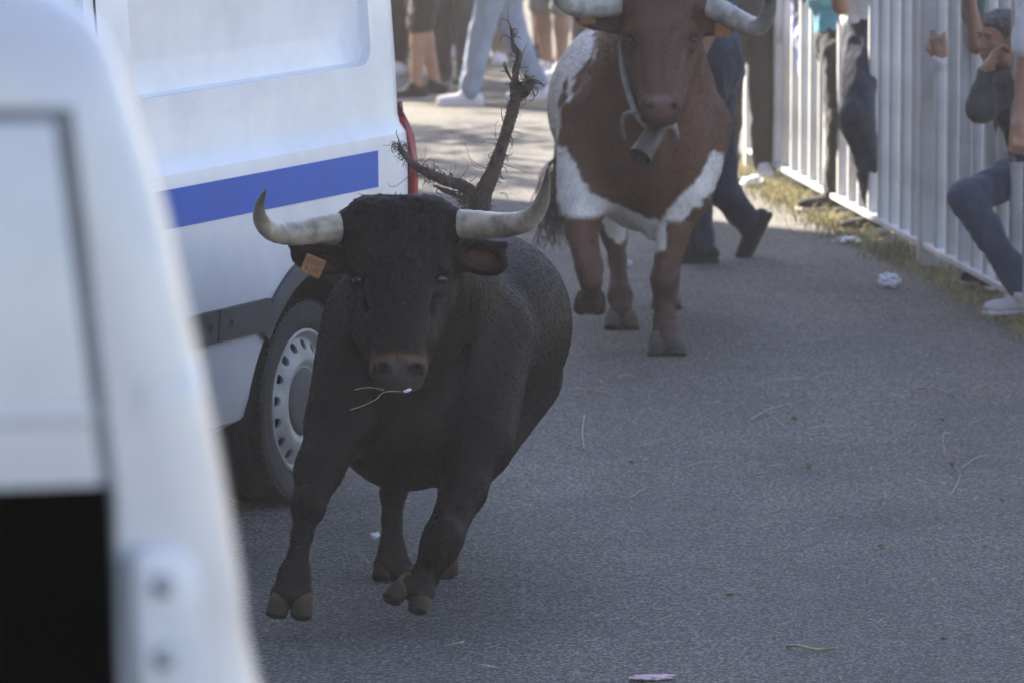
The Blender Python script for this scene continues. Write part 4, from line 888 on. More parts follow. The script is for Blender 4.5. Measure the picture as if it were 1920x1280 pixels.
b.chain([at(1120, 300, 24.2), at(1135, 390, 23.9), at(1152, 440, 23.75), at(1158, 490, 23.68), at(1163, 555, 23.52), at(1165, 590, 23.43)], [0.15, 0.085, 0.050, 0.032, 0.044, 0.047], 0.04)
b.chain([at(1235, 300, 24.4), at(1245, 390, 24.25), at(1252, 440, 24.25), at(1252, 490, 24.25), at(1250, 540, 24.2), at(1250, 560, 24.15)], [0.15, 0.085, 0.050, 0.032, 0.044, 0.047], 0.04)
# head
tilt = np.array(Matrix.Rotation(math.radians(-16), 3, 'X'))
b.box(at(1238, 42, 22.33), (0.132, 0.10, 0.135), 0.075, tilt, 0.05)
b.box(at(1238, -8, 22.38), (0.13, 0.09, 0.06), 0.05, tilt, 0.05)
b.cone(at(1239, 80, 22.25), at(1239, 180, 22.07), 0.105, 0.076, 0.05)
b.cone(at(1205, 90, 22.38), at(1222, 190, 22.17), 0.080, 0.055, 0.05); b.cone(at(1273, 90, 22.38), at(1256, 190, 22.17), 0.080, 0.055, 0.05)
b.ell(at(1238, 198, 22.03), (0.088, 0.066, 0.050), None, 0.03); b.ell(at(1238, 222, 22.06), (0.075, 0.06, 0.034), None, 0.03)
b.ell(at(1219, 192, 21.99), (0.032, 0.03, 0.026), None, 0.02); b.ell(at(1257, 192, 21.99), (0.032, 0.03, 0.026), None, 0.02)
b.ell(at(1217, 200, 21.95), (0.018, 0.034, 0.014), np.array(Matrix.Rotation(math.radians(35), 3, 'Y')), 0.012, '-'); b.ell(at(1263, 200, 21.95), (0.018, 0.034, 0.014), np.array(Matrix.Rotation(math.radians(-35), 3, 'Y')), 0.012, '-')
for q, (ex, ey) in ((-1, (1182, 72)), (1, (1298, 72))):
    b.ell(at(ex+q*1, ey-12, 22.29), (0.034, 0.04, 0.022), None, 0.025); b.ell(at(ex, ey+3, 22.235), (0.022, 0.022, 0.016), None, 0.015, '-'); b.ell(at(ex-q*3, ey+16, 22.26), (0.03, 0.03, 0.02), None, 0.02)
b.cone(at(1195, 5, 22.4), at(1170, 12, 22.4), 0.06, 0.05, 0.03); b.cone(at(1290, 5, 22.4), at(1325, 10, 22.4), 0.06, 0.05, 0.03)
b.cone(at(1185, 40, 22.45), at(1150, 44, 22.43), 0.055, 0.042, 0.03); b.ell(at(1128, 38, 22.42), (0.105, 0.03, 0.045), np.array(Matrix.Rotation(math.radians(4), 3, 'Y')), 0.02); b.ell(at(1122, 44, 22.385), (0.07, 0.03, 0.026), np.array(Matrix.Rotation(math.radians(4), 3, 'Y')), 0.012, '-')
b.cone(at(1295, 40, 22.45), at(1325, 44, 22.43), 0.055, 0.042, 0.03); b.ell(at(1354, 42, 22.42), (0.105, 0.03, 0.048), np.array(Matrix.Rotation(math.radians(-16), 3, 'Y')), 0.02); b.ell(at(1358, 48, 22.385), (0.07, 0.03, 0.028), np.array(Matrix.Rotation(math.radians(-16), 3, 'Y')), 0.012, '-')
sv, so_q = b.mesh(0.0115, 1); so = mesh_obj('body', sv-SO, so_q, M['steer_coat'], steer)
sx_, sy_, sz_ = sv.T
c = np.tile(np.array((0.105, 0.045, 0.025)), (len(sv), 1))
XZ = np.stack([sx_, sz_], 1)
jit = np.array([mnoise.noise(Vector(p*9.0))*0.02+mnoise.noise(Vector(p*34.0))*0.014 for p in sv])
def patch(pts, Y, w=0.012):
    """coat marking laid along a line on the hide, in the animal's lateral/height plane"""
    q = [(*at(px, py, Y)[[0, 2]], r/471.0) for px, py, r in pts]; return sstep(seg_dist(XZ, q)+jit, w)
W1 = patch([(1112, 45, 12), (1095, 85, 17), (1066, 122, 19), (1042, 150, 17), (1032, 195, 15), (1032, 250, 15), (1045, 310, 14)], 23.3)*((sy_ > 22.7)[:, None]); W1 = np.maximum(W1, patch([(1090, 80, 8), (1072, 130, 7), (1066, 180, 3)], 23.2)*((sy_ > 22.7)[:, None]))
W2 = patch([(1046, 285, 14), (1064, 335, 26), (1082, 380, 34), (1130, 398, 28), (1180, 412, 22), (1226, 440, 26)], 22.75)*(sx_ < 1.2)[:, None]
W3 = patch([(1345, 300, 12), (1318, 345, 20), (1292, 372, 24), (1255, 415, 13), (1232, 450, 14)], 22.75)
W4 = patch([(1150, 400, 30), (1160, 440, 14)], 23.8)*((sy_ > 23.3)[:, None])
W5 = patch([(1348, 90, 5), (1352, 160, 3)], 23.2)*((sy_ > 22.8)[:, None])
for ex, ey in ((1183, 74), (1297, 74)):
    pe = at(ex, ey, 22.26); c = paint(c, (np.clip(1.4-np.hypot((sx_-pe[0])/0.034, (sz_-pe[2])/0.024), 0, 1)*(sy_ < 22.4))[:, None]*0.8, (0.028, 0.014, 0.011))
W = np.maximum.reduce([W1, W2, W3, W4, W5]); leg = np.clip((at(1090, 398, 22.7)[2]-sz_)/0.02, 0, 1)*(sy_ < 22.7)*(np.abs(sx_-at(1090, 400, 22.7)[0]) < 0.1); W = W*(1-leg[:, None])
leg = np.clip((at(1262, 408, 22.7)[2]-sz_)/0.02, 0, 1)*(sx_ > at(1248, 400, 22.7)[0])*(sy_ < 23.0); W = W*(1-leg[:, None])
c = paint(c, W, (0.70, 0.67, 0.63))
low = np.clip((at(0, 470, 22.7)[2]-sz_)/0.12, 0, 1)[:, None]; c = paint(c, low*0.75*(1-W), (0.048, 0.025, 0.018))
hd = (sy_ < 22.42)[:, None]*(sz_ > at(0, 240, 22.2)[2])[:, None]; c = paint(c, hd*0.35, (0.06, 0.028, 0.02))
mz = at(1238, 200, 22.0); d = np.sqrt(((sx_-mz[0])/0.075)**2+((sz_-mz[2])/0.05)**2); near = sy_ < 22.14
c = paint(c, (np.clip((1.0-d)/0.25, 0, 1)*near)[:, None], (0.17, 0.095, 0.08))
for nx in (1217, 1263):
    p = at(nx, 200, 21.99); dd = np.sqrt(((sx_-p[0])/0.02)**2+((sz_-p[2])/0.015)**2); c = paint(c, (np.clip(1.25-dd, 0, 1)*near)[:, None], (0.012, 0.008, 0.008))
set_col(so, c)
fur('coat_hair', M['hair_vcol'], steer, SO, sv, so_q, c, 26000, np.random.RandomState(78), (0.010, 0.018), 0.0012, mask=sv[:, 1] < 23.6, tint=(0.7, 1.35))
for ex, ey in ((1183, 74), (1297, 74)):
    v, q = Blob().ell(at(ex, ey, 22.262), (0.019, 0.018, 0.015)).mesh(0.004, 1); mesh_obj('eye', v-SO, q, M['eye'], steer)
HS0, HS1 = (0.40, 0.375, 0.33), (0.09, 0.08, 0.07)
horn_obj(steer, SO, [at(1178, 8, 22.4), at(1130, 12, 22.36), at(1085, 14, 22.28), at(1055, -2, 22.2), at(1040, -40, 22.15), at(1040, -85, 22.12), at(1052, -125, 22.1)], [0.046, 0.044, 0.042, 0.038, 0.030, 0.02, 0.004], HS0, HS1, 0.75)
horn_obj(steer, SO, [at(1322, 8, 22.4), at(1355, 22, 22.36), at(1392, 42, 22.28), at(1422, 50, 22.2), at(1440, 25, 22.15), at(1446, -25, 22.12), at(1440, -75, 22.1)], [0.046, 0.044, 0.041, 0.036, 0.029, 0.02, 0.004], HS0, HS1, 0.72)
ct, cb = (0.12, 0.10, 0.08), (0.055, 0.05, 0.043)
animal_hoof(steer, SO, at(1250, 638, 22.50), at(1251, 667, 22.45), 0.072, 0.004, (0, -0.6, 0.6), ct, cb, side=(1, 0, 0))
animal_hoof(steer, SO, at(1165, 592, 23.42), at(1166, 620, 23.33), 0.066, 0.004, (0, -0.6, 0.6), ct, cb, side=(1, 0, 0))
animal_hoof(steer, SO, at(1250, 562, 24.14), at(1250, 580, 24.08), 0.060, 0.004, (0, -0.6, 0.6), ct, cb, side=(1, 0, 0))
animal_hoof(steer, SO, at(1107, 566, 22.60), at(1105, 580, 22.68), 0.062, 0.001, (0, -0.3, 0.9), (0.06, 0.04, 0.03), (0.07, 0.045, 0.03), side=(1, 0, 0))
for (px, py, rz, ry) in ((1101, 32, 6, -4), (1355, 57, -8, 3)):
    o = bm_obj('ear_tag', box_bm(0, 0, 0, 0.062, 0.004, 0.058, 0.003), M['tag_orange'], steer, True); o.matrix_local = Matrix.Translation(Vector(at(px, py, 22.355)-SO)) @ Matrix.Rotation(math.radians(rz), 4, 'Z') @ Matrix.Rotation(math.radians(ry), 4, 'Y')
# tail tassel swinging beside the flank
rng = np.random.RandomState(14); gens = [(catmull([at(1120, 90, 24.85), at(1070, 160, 24.95), at(1048, 260, 24.95), at(1045, 330, 24.9)], 6), np.linspace(0.03, 0.018, 19))]
for k in range(150):
    p0 = at(1045+rng.normal()*5, rng.uniform(290, 390), 24.9); e = at(1035+rng.normal()*22, rng.uniform(400, 475), 24.9+rng.normal()*0.05)
    m_ = (p0+e)/2+rng.normal(size=3)*0.03; gens.append((catmull([p0, m_, e], 4), np.linspace(0.004, 0.001, 9)))
strands('tail', M['pale_hair'], steer, SO, gens, 4)
# collar and bell
bell_o = at(1236, 238, 22.12); bell_e = at(1199, 296, 22.02); ax = unit(bell_e-bell_o); L = np.linalg.norm(bell_e-bell_o)
R = rot_from(z=ax); g = lathe_geo([(0.0, 0.0), (0.030, 0.0), (0.040, 0.006), (0.043, 0.02), (0.044, L*0.7), (0.048, L*0.95), (0.050, L), (0.046, L), (0.041, L*0.7), (0.038, 0.02), (0.0, 0.015)], 28, 'Z')
bell = empty('cattle_bell', bell_o); tag(bell, 'grey iron cattle bell hung under the brown steer muzzle', 'bell')
mesh_obj('bell_body', [R @ np.array(p) for p in g[0]], g[1], M['bell'], bell, sharp=50)
gc_ = Blob().cone(bell_o+ax*L*0.3, bell_o+ax*L*0.85, 0.006, 0.012); v, q = gc_.mesh(0.004, 1); mesh_obj('clapper', v-bell_o, q, M['bell'], bell)
loop = catmull([at(1165, 78, 22.42), at(1168, 130, 22.36), at(1180, 180, 22.22), at(1192, 212, 22.14), at(1212, 236, 22.12), at(1236, 236, 22.11), at(1262, 238, 22.13), at(1268, 258, 22.25), at(1262, 225, 22.55)], 6)
v, f = tube_geo(loop-SO, 0.013, 8, flat=(V(0, 1, 0), 0.35)); mesh_obj('strap', v, f, M['strap'], bell).location = SO-bell_o
loop2 = catmull([at(1192, 210, 22.13), at(1172, 214, 22.2), at(1166, 235, 22.26), at(1170, 262, 22.32)], 6)
v, f = tube_geo(loop2-SO, 0.008, 8, flat=(V(0, 1, 0), 0.4)); mesh_obj('strap', v, f, M['strap'], bell).location = SO-bell_o
# ------------------------------------------------------------------ people
def stand(x, y, face, s=1.0, stride=0.0, lift=0.0, sway=0.0, arms=0.0):
    """joint positions of a standing or striding adult; face = direction the person looks (degrees, 0 = +x)"""
    a = math.radians(face); fw = V(math.cos(a), math.sin(a), 0); lf = V(-fw[1], fw[0], 0); up = V(0, 0, 1); o = V(x, y, 0)
    P = lambda f, l, z: o+(fw*f+lf*l+up*z)*s
    return dict(fw=fw, lf=lf, pelvis=P(0, 0, 0.93), chest=P(0.02, 0, 1.25), neck=P(0.02, 0, 1.47), head=P(0.045, 0, 1.61),
        hL=P(0, 0.095, 0.90), hR=P(0, -0.095, 0.90), kL=P(stride*0.55+0.02, 0.10+sway, 0.48), kR=P(-stride*0.35+0.03, -0.10+sway, 0.48),
        aL=P(stride, 0.10+sway, 0.085), aR=P(-stride, -0.10+sway, 0.085+lift), fL=fw, fR=fw*math.cos(lift*4)+up*(-math.sin(lift*4)),
        sL=P(0, 0.19, 1.41), sR=P(0, -0.19, 1.41), eL=P(-0.03-arms*0.5, 0.25, 1.12), eR=P(-0.03+arms*0.5, -0.25, 1.12), wL=P(0.08-arms, 0.25, 0.88), wR=P(0.08+arms, -0.25, 0.88), s=s)
def lerp(a, b, t): return a*(1-t)+b*t
def hand_blob(b, w, d, n, side, curl=0.5, fd=None):
    fd = unit(d if fd is None else fd)
    d = unit(d); n = unit(n-d*np.dot(n, d)); s = np.cross(d, n)*side
    R = np.stack([s, d, n], 1)
    if np.linalg.det(R) < 0: R = np.stack([-s, d, n], 1)
    b.cone(w-fd*0.05, w, 0.027, 0.026, 0.02); b.cone(w, w+d*0.03, 0.026, 0.026, 0.02); b.box(w+d*0.05, (0.040, 0.048, 0.014), 0.012, R, 0.015)
    for i, L in enumerate((0.074, 0.084, 0.078, 0.060)):
        p = w+d*0.092+s*(1.5-i)*0.0205; a = 0.0
        for j, fr in enumerate((0.45, 0.30, 0.25)):
            a += curl*(0.7+0.25*j); q = p+(d*math.cos(a)+n*math.sin(a))*L*fr; b.cone(p, q, 0.0095-0.0012*j, 0.0088-0.0012*j, 0.004); p = q
    p = w+d*0.018+s*0.030; t1 = unit(d*0.6+s*0.75+n*0.35*(0.4+curl)); q = p+t1*0.042; b.cone(p, q, 0.014, 0.011, 0.008); t2 = unit(d*0.9+s*0.2+n*0.6*(0.3+curl)); b.cone(q, q+t2*0.034, 0.011, 0.0085, 0.004)
def wrinkle(v, q, amt, sc):
    n = np.zeros_like(v); a, b_, c_ = v[q[:, 0]], v[q[:, 1]], v[q[:, 2]]; fn = np.cross(b_-a, c_-a)
    for k in range(4): np.add.at(n, q[:, k], fn)
    n /= np.linalg.norm(n, axis=1)[:, None]+1e-12
    d = np.array([mnoise.noise(Vector((p[0]*sc, p[1]*sc, p[2]*sc*0.55)))+0.5*mnoise.noise(Vector((p[0]*sc*2.3, p[1]*sc*2.3, p[2]*sc*1.6))) for p in v])
    return v+n*(d*amt)[:, None]
def person(label, J, top, bottom, shoe, sleeves='short', legs='long', hair='hair_dark', skin='skin', sole='sole', group='people watching behind the fence', face_fine=False, look=None, hands=(0.5, 0.5), palms=(None, None), belt=True):
    s = J['s']; o = (J['aL']+J['aR'])/2; o[2] = 0.0
    fw, lf = J['fw'], J['lf']; spine = unit(J['neck']-J['pelvis'])
    me_parts = []
    b = Blob()
    b.ell(J['pelvis'], (0.125*s,)*3, None, 0.06); b.cone(J['pelvis'], J['chest'], 0.115*s, 0.125*s, 0.06); b.cone(J['chest'], lerp(J['chest'], J['neck'], 0.6), 0.125*s, 0.10*s, 0.06)
    b.cone(lerp(J['chest'], J['neck'], 0.8), J['neck'], 0.075*s, 0.056*s, 0.04)
    for q in 'LR':
        b.cone(J['h'+q], J['k'+q], 0.082*s, 0.055*s, 0.03); b.cone(lerp(J['k'+q], J['a'+q], 0.25), J['a'+q], 0.052*s, 0.035*s, 0.03); b.cone(J['k'+q], lerp(J['k'+q], J['a'+q], 0.3), 0.050*s, 0.052*s, 0.03)
        b.cone(J['s'+q], J['e'+q], 0.050*s, 0.040*s, 0.03); b.cone(J['e'+q], J['w'+q], 0.040*s, 0.027*s, 0.02); b.cone(lerp(J['neck'], J['chest'], 0.15), J['s'+q], 0.05*s, 0.055*s, 0.04)
        fd_ = unit(J['f'+q]); us_ = np.cross(unit(np.cross(fd_, V(0, 0, 1))), fd_); b.cone(J['a'+q], J['a'+q]+fd_*0.06-us_*0.045, 0.033, 0.026, 0.02)
    v, f = b.mesh(0.014, 1); G = Geo().add((v-o, f.tolist()))
    # head with face
    lk = unit(look if look is not None else fw); upv = unit(spine-lk*np.dot(spine, lk)) if abs(np.dot(spine, lk)) < 0.9 else V(0, 0, 1); sd = np.cross(upv, lk)
    R = np.stack([lk, sd, upv], 1); hc = J['head']; hp = lambda a_, b_, c_: hc+(lk*a_+sd*b_+upv*c_)*s
    hb = Blob(); hb.cone(J['neck']-spine*0.03, hc-upv*0.05, 0.056*s, 0.055*s, 0.03); hb.ell(hp(-0.01, 0, 0.03), np.array((0.098, 0.076, 0.092))*s, R, 0.03)
    hb.ell(hp(0.030, 0, -0.045), np.array((0.062, 0.058, 0.072))*s, R, 0.035); hb.ell(hp(0.062, 0, -0.098), np.array((0.024, 0.026, 0.018))*s, R, 0.02)
    hb.cone(hp(0.088, 0, 0.012), hp(0.112, 0, -0.030), 0.010*s, 0.014*s, 0.012); hb.ell(hp(0.098, 0.012, -0.034), 0.009*s, None, 0.006); hb.ell(hp(0.098, -0.012, -0.034), 0.009*s, None, 0.006)
    for e in (-1, 1):
        hb.ell(hp(0.088, e*0.032, 0.016), np.array((0.016, 0.018, 0.011))*s, R, 0.010, '-'); hb.cone(hp(0.086, e*0.050, 0.032), hp(0.092, e*0.015, 0.030), 0.008*s, 0.008*s, 0.008)
        hb.ell(hp(0.074, e*0.031, 0.014), 0.0135*s, None, 0.004)
        hb.ell(hp(-0.006, e*0.078, -0.008), np.array((0.020, 0.010, 0.032))*s, R, 0.008); hb.ell(hp(0.066, e*0.045, -0.022), np.array((0.022, 0.02, 0.02))*s, R, 0.02)
    hb.cone(hp(0.088, -0.020, -0.064), hp(0.088, 0.020, -0.064), 0.007*s, 0.007*s, 0.006); hb.cone(hp(0.086, -0.018, -0.075), hp(0.086, 0.018, -0.075), 0.0075*s, 0.0075*s, 0.006); hb.cone(hp(0.100, -0.022, -0.069), hp(0.100, 0.022, -0.069), 0.003, 0.003, 0.004, '-')
    v, f = hb.mesh(0.006 if face_fine else 0.011, 1); G.add((v-o, f.tolist()))
    for i, q in enumerate('LR'):
        hd = Blob(); d = J['w'+q]-J['e'+q]; n = palms[i] if palms[i] is not None else (-lf if q == 'L' else lf)+fw*0.3; hand_blob(hd, J['w'+q], J.get('d'+q, d), n, 1 if q == 'L' else -1, hands[i], d); v, f = hd.mesh(0.0045 if face_fine else 0.006, 1); G.add((v-o, f.tolist()))
    body_ = mesh_obj('person', G.v, G.f, M[skin], None); body_.location = o; tag(body_, label, 'person', group)
    # hair
    h = Blob(); h.ell(hp(-0.016, 0, 0.045), np.array((0.105, 0.086, 0.092))*s, R, 0.02); h.ell(hp(-0.05, 0, -0.005), np.array((0.072, 0.083, 0.075))*s, R, 0.02)
    h.box(hp(0.115, 0, -0.045), np.array((0.075, 0.12, 0.108))*s, 0.03, R, 0.012, '-'); h.box(hp(0.02, 0, -0.13), np.array((0.1, 0.12, 0.075))*s, 0.03, R, 0.012, '-')
    v, f = h.mesh(0.007, 1); v = wrinkle(v, f, 0.008, 34); mesh_obj('hair', v-o, f, M[hair], body_)
    if face_fine:
        for e in (-1, 1):
            v, f = Blob().ell(hp(0.0835, e*0.031, 0.0135), 0.0068*s).mesh(0.003, 1); mesh_obj('eye', v-o, f, M['eye'], body_)
            v, f = Blob().cone(hp(0.082, e*0.050, 0.034), hp(0.096, e*0.018, 0.034), 0.0045, 0.0050, 0.004).mesh(0.003, 1); mesh_obj('eyebrow', v-o, f, M[hair], body_)
    # top
    t = Blob(); t.cone(lerp(J['pelvis'], J['chest'], 0.08), J['chest'], 0.140*s, 0.145*s, 0.06); t.cone(J['chest'], lerp(J['chest'], J['neck'], 0.62), 0.145*s, 0.112*s, 0.06); t.cone(lerp(J['chest'], J['neck'], 0.55), lerp(J['chest'], J['neck'], 0.92), 0.10*s, 0.062*s, 0.04)
    for q in 'LR':
        t.cone(lerp(J['neck'], J['chest'], 0.2), J['s'+q], 0.062*s, 0.072*s, 0.05)
        if sleeves == 'long': t.cone(J['s'+q], J['e'+q], 0.070*s, 0.060*s, 0.03); t.cone(J['e'+q], lerp(J['e'+q], J['w'+q], 0.92), 0.058*s, 0.042*s, 0.02)
        elif sleeves == 'elbow': t.cone(J['s'+q], J['e'+q], 0.070*s, 0.060*s, 0.03); t.cone(J['e'+q], lerp(J['e'+q], J['w'+q], 0.25), 0.058*s, 0.05*s, 0.02)
        else: t.cone(J['s'+q], lerp(J['s'+q], J['e'+q], 0.62), 0.072*s, 0.068*s, 0.03)
    v, f = t.mesh(0.014, 1); v = wrinkle(v, f, 0.013, 17); mesh_obj('jacket' if sleeves == 'long' else 'shirt', v-o, f, M[top], body_)
    # trousers or shorts
    t = Blob(); t.ell(J['pelvis'], (0.148*s,)*3, None, 0.05); t.cone(J['pelvis'], lerp(J['pelvis'], J['chest'], 0.25), 0.140*s, 0.134*s, 0.04)
    for q in 'LR':
        if legs == 'long': t.cone(J['h'+q], J['k'+q], 0.102*s, 0.080*s, 0.04); t.cone(J['k'+q], J['a'+q], 0.080*s, 0.064*s, 0.03)
        else: t.cone(J['h'+q], lerp(J['h'+q], J['k'+q], 0.97), 0.10*s, 0.088*s, 0.04)
    v, f = t.mesh(0.014, 1); v = wrinkle(v, f, 0.014, 16); mesh_obj('trousers' if legs == 'long' else 'shorts', v-o, f, M[bottom], body_)
    # shoes
    for q in 'LR':
        a, d = J['a'+q], unit(J['f'+q]); sdv = unit(np.cross(d, V(0, 0, 1))); upv2 = np.cross(sdv, d); Rf = np.stack([d, np.cross(upv2, d), upv2], 1); base = a-upv2*0.085*s
        sh = Blob(); sh.ell(base+d*0.06+upv2*0.038, np.array((0.145, 0.047, 0.036))*s, Rf, 0.03); sh.cone(base-d*0.035+upv2*0.045, base+d*0.02+upv2*0.085, 0.040*s, 0.044*s, 0.03); sh.ell(base+d*0.15+upv2*0.03, np.array((0.055, 0.044, 0.028))*s, Rf, 0.02)
        sh.box(base+d*0.06-upv2*0.03, (0.25, 0.1, 0.035), 0.005, Rf, 0.004, '-'); sh.ell(a+upv2*0.035, (0.034, 0.034, 0.04), Rf, 0.01, '-')
        v, f = sh.mesh(0.008, 1); so_ = mesh_obj('shoe', v-o, f, M[shoe], body_)
        sl = Blob(); sl.box(base+d*0.062+upv2*0.010, np.array((0.148, 0.046, 0.012))*s, 0.010, Rf, 0.01); v, f = sl.mesh(0.008, 1); mesh_obj('sole', v-o, f, M[sole], so_)
    return body_

CR = 'crowd standing at the far end of the street'
# crowd at the far end
g0 = ground(798, 188); J = stand(g0[0], g0[1]+0.1, 200, stride=0.10, arms=0.1); person('person in dark shorts with bare calves and dark shoes', J, 'red_cotton', 'charcoal', 'shoe_dark', legs='short', group=CR, skin='skin')
g0 = ground(945, 196); J = stand(g0[0], g0[1], 180, stride=0.21, lift=0.03, arms=0.2); person('striding person in light blue jeans and pale pink trainers', J, 'white_cotton', 'jeans_light', 'shoe_white', sole='shoe_white', group=CR)
g0 = ground(852, 160); J = stand(g0[0], g0[1], 250, stride=0.05); person('person in dark grey trousers behind the light blue jeans', J, 'grey_cotton', 'grey_jacket', 'shoe_dark', group=CR)
g0 = ground(775, 142); J = stand(g0[0], g0[1], 270, stride=0.08); person('person in charcoal trousers and white trainers behind the bare calves', J, 'green_cotton', 'charcoal', 'shoe_white', group=CR)
g0 = ground(1040, 150); J = stand(g0[0], g0[1], 230, stride=0.05); person('person in grey shorts with tanned legs behind the brown steer', J, 'blue_cotton', 'grey_cotton', 'shoe_white', legs='short', group=CR, skin='skin_tan')
g0 = ground(912, 120); J = stand(g0[0], g0[1], 265, stride=0.04); person('person in khaki trousers in the back row of the crowd', J, 'white_cotton', 'khaki', 'shoe_white', group=CR)
g0 = ground(980, 112); J = stand(g0[0], g0[1], 280, stride=0.06); person('person in tan shorts in the back row of the crowd', J, 'turquoise', 'khaki', 'shoe_dark', legs='short', group=CR)
g0 = ground(830, 108); J = stand(g0[0], g0[1], 255, stride=0.05); person('person in blue jeans and red shirt in the back row', J, 'red_cotton', 'jeans_blue', 'shoe_white', group=CR)
g0 = ground(735, 100); J = stand(g0[0], g0[1], 290, stride=0.05); person('person in grey trousers and white shirt in the back row', J, 'white_cotton', 'grey_cotton', 'shoe_dark', group=CR)
g0 = ground(1110, 95); J = stand(g0[0], g0[1], 260, stride=0.05); person('person in navy trousers in the back row behind the steer', J, 'grey_cotton', 'navy', 'shoe_dark', group=CR)
g0 = ground(1330, 105); J = stand(g0[0], g0[1], 250, stride=0.05); person('person in white trousers and blue shirt behind the steer', J, 'blue_cotton', 'white_cotton', 'shoe_white', group=CR)
g0 = ground(1420, 120); J = stand(g0[0], g0[1], 250, stride=0.05); person('person in grey clothes beyond the end of the fence', J, 'grey_cotton', 'grey_cotton', 'shoe_dark', group=CR)

# man walking behind the steer
a1, a2 = ground(1302, 492), ground(1385, 482)
J = stand((a1[0]+a2[0])/2-0.02, 26.1, 180, stride=0.0)
J['aL'] = V(a1[0]+0.03, 25.95, 0.085); J['aR'] = at(1402, 415, 26.2); J['fR'] = unit(V(-0.45, -0.1, -0.9)); J['kR'] = at(1350, 350, 26.15); J['kL'] = at(1302, 350, 25.95); J['hL'] = at(1330, 130, 26.0); J['hR'] = at(1336, 130, 26.2); J['pelvis'] = at(1333, 125, 26.1)
for k_ in ('chest', 'neck', 'head', 'sL', 'sR', 'eL', 'eR', 'wL', 'wR'): J[k_] = J[k_]+V(J['pelvis'][0]-(a1[0]+a2[0])/2, 0, 0.0)
person('man in dark navy trousers and black trainers striding behind the brown steer', J, 'jeans_blue', 'navy', 'shoe_dark', sole='sole_dark', group='people walking in the road')
g0 = ground(1392, 338); J = stand(g0[0]+0.02, g0[1], 265, stride=0.03, sway=0.0); person('person in charcoal trousers standing at the end post of the fence', J, 'grey_jacket', 'charcoal', 'shoe_white', sleeves='long')

# people leaning out between the fence bars
# turquoise shirt
J = stand(fence_x(28.25)+0.04, 28.3, 200); J['pelvis'] = at(1583, 82, 28.3); J['hL'] = at(1576, 95, 28.2); J['hR'] = at(1590, 95, 28.45); J['kL'] = at(1577, 225, 28.1); J['kR'] = at(1600, 235, 28.5); J['aL'] = at(1568, 362, 28.25); J['aR'] = V(J['aL'][0]+0.15, 28.6, 0.085)
J['chest'] = at(1570, -25, 28.3); J['neck'] = at(1562, -105, 28.3); J['head'] = at(1556, -155, 28.25); J['sL'] = J['neck']+V(-0.12, -0.12, -0.08); J['sR'] = J['neck']+V(0.1, 0.14, -0.08); J['eL'] = at(1548, -10, 28.1); J['wL'] = at(1540, -95, 28.0); J['dL'] = V(0, 0, 1); J['eR'] = J['sR']+V(0.05, 0.05, -0.3); J['wR'] = J['eR']+V(0.0, 0, -0.25)
person('person in turquoise shirt and black trousers leaning out at the sunlit fence bars', J, 'turquoise', 'charcoal', 'shoe_dark', sleeves='elbow')
J = stand(1.7, 29.2, 190); J['pelvis'] = at(1540, 60, 29.4); J['hL'] = J['pelvis']+V(-0.05, -0.08, -0.03); J['hR'] = J['pelvis']+V(0.05, 0.09, -0.03); J['kL'] = at(1542, 190, 29.3); J['kR'] = at(1560, 190, 29.6); J['aL'] = V(J['kL'][0]+0.1, 29.4, 0.085); J['aR'] = V(J['kR'][0]+0.1, 29.7, 0.085)
J['chest'] = at(1528, -40, 29.3); J['neck'] = at(1522, -120, 29.3); J['head'] = at(1518, -165, 29.25); J['sL'] = J['neck']+V(-0.1, -0.14, -0.08); J['sR'] = J['neck']+V(0.1, 0.14, -0.08); J['eL'] = at(1512, -20, 29.1); J['wL'] = at(1508, -100, 29.0); J['dL'] = V(0, 0, 1); J['eR'] = J['sR']+V(0.05, 0.05, -0.3); J['wR'] = J['eR']+V(0, 0, -0.25)
person('person in blue and white printed clothes behind the sunlit bars', J, 'blue_white', 'blue_white', 'shoe_dark', sleeves='elbow', legs='short')
# white t-shirt, navy trousers
J = stand(fence_x(27.4), 27.4, 195); J['pelvis'] = at(1634, 72, 27.45); J['hL'] = at(1622, 92, 27.35); J['hR'] = at(1645, 92, 27.6); J['kL'] = at(1606, 222, 27.15); J['kR'] = at(1640, 240, 27.6); J['aL'] = at(1650, 415, 27.35); J['aR'] = V(J['aL'][0]+0.03, 27.75, 0.085)
J['aL'][2] = 0.09; J['fL'] = unit(V(-0.8, -0.4, 0)); J['chest'] = at(1625, -40, 27.45); J['neck'] = at(1618, -130, 27.45); J['head'] = at(1610, -180, 27.4); J['sL'] = J['neck']+V(-0.1, -0.16, -0.08); J['sR'] = J['neck']+V(0.1, 0.16, -0.08); J['eL'] = at(1576, 12, 27.2); J['wL'] = at(1560, -70, 27.1); J['eR'] = J['sR']+V(0.05, 0.05, -0.28); J['wR'] = J['eR']+V(-0.05, 0, -0.25)
person('man in white t-shirt and navy trousers with one knee through the bars', J, 'white_cotton', 'navy', 'shoe_dark')
# hands gripping the bars, white cuffs
J = stand(fence_x(25.6)+0.34, 25.75, 190); J['eL'] = at(1786, 165, 25.62); J['wL'] = at(1763, 108, 25.52); J['dL'] = unit(V(-0.15, 0, 1)); J['eR'] = at(1790, 95, 25.95); J['wR'] = at(1764, 30, 25.85); J['dR'] = unit(V(-0.15, 0, 1))
person('person gripping the fence bars with both hands, white cuffs showing', J, 'white_cotton', 'charcoal', 'shoe_dark', sleeves='long', hands=(0.95, 0.9), palms=(V(0.35, 0.9, 0), V(0.35, 0.9, 0)))
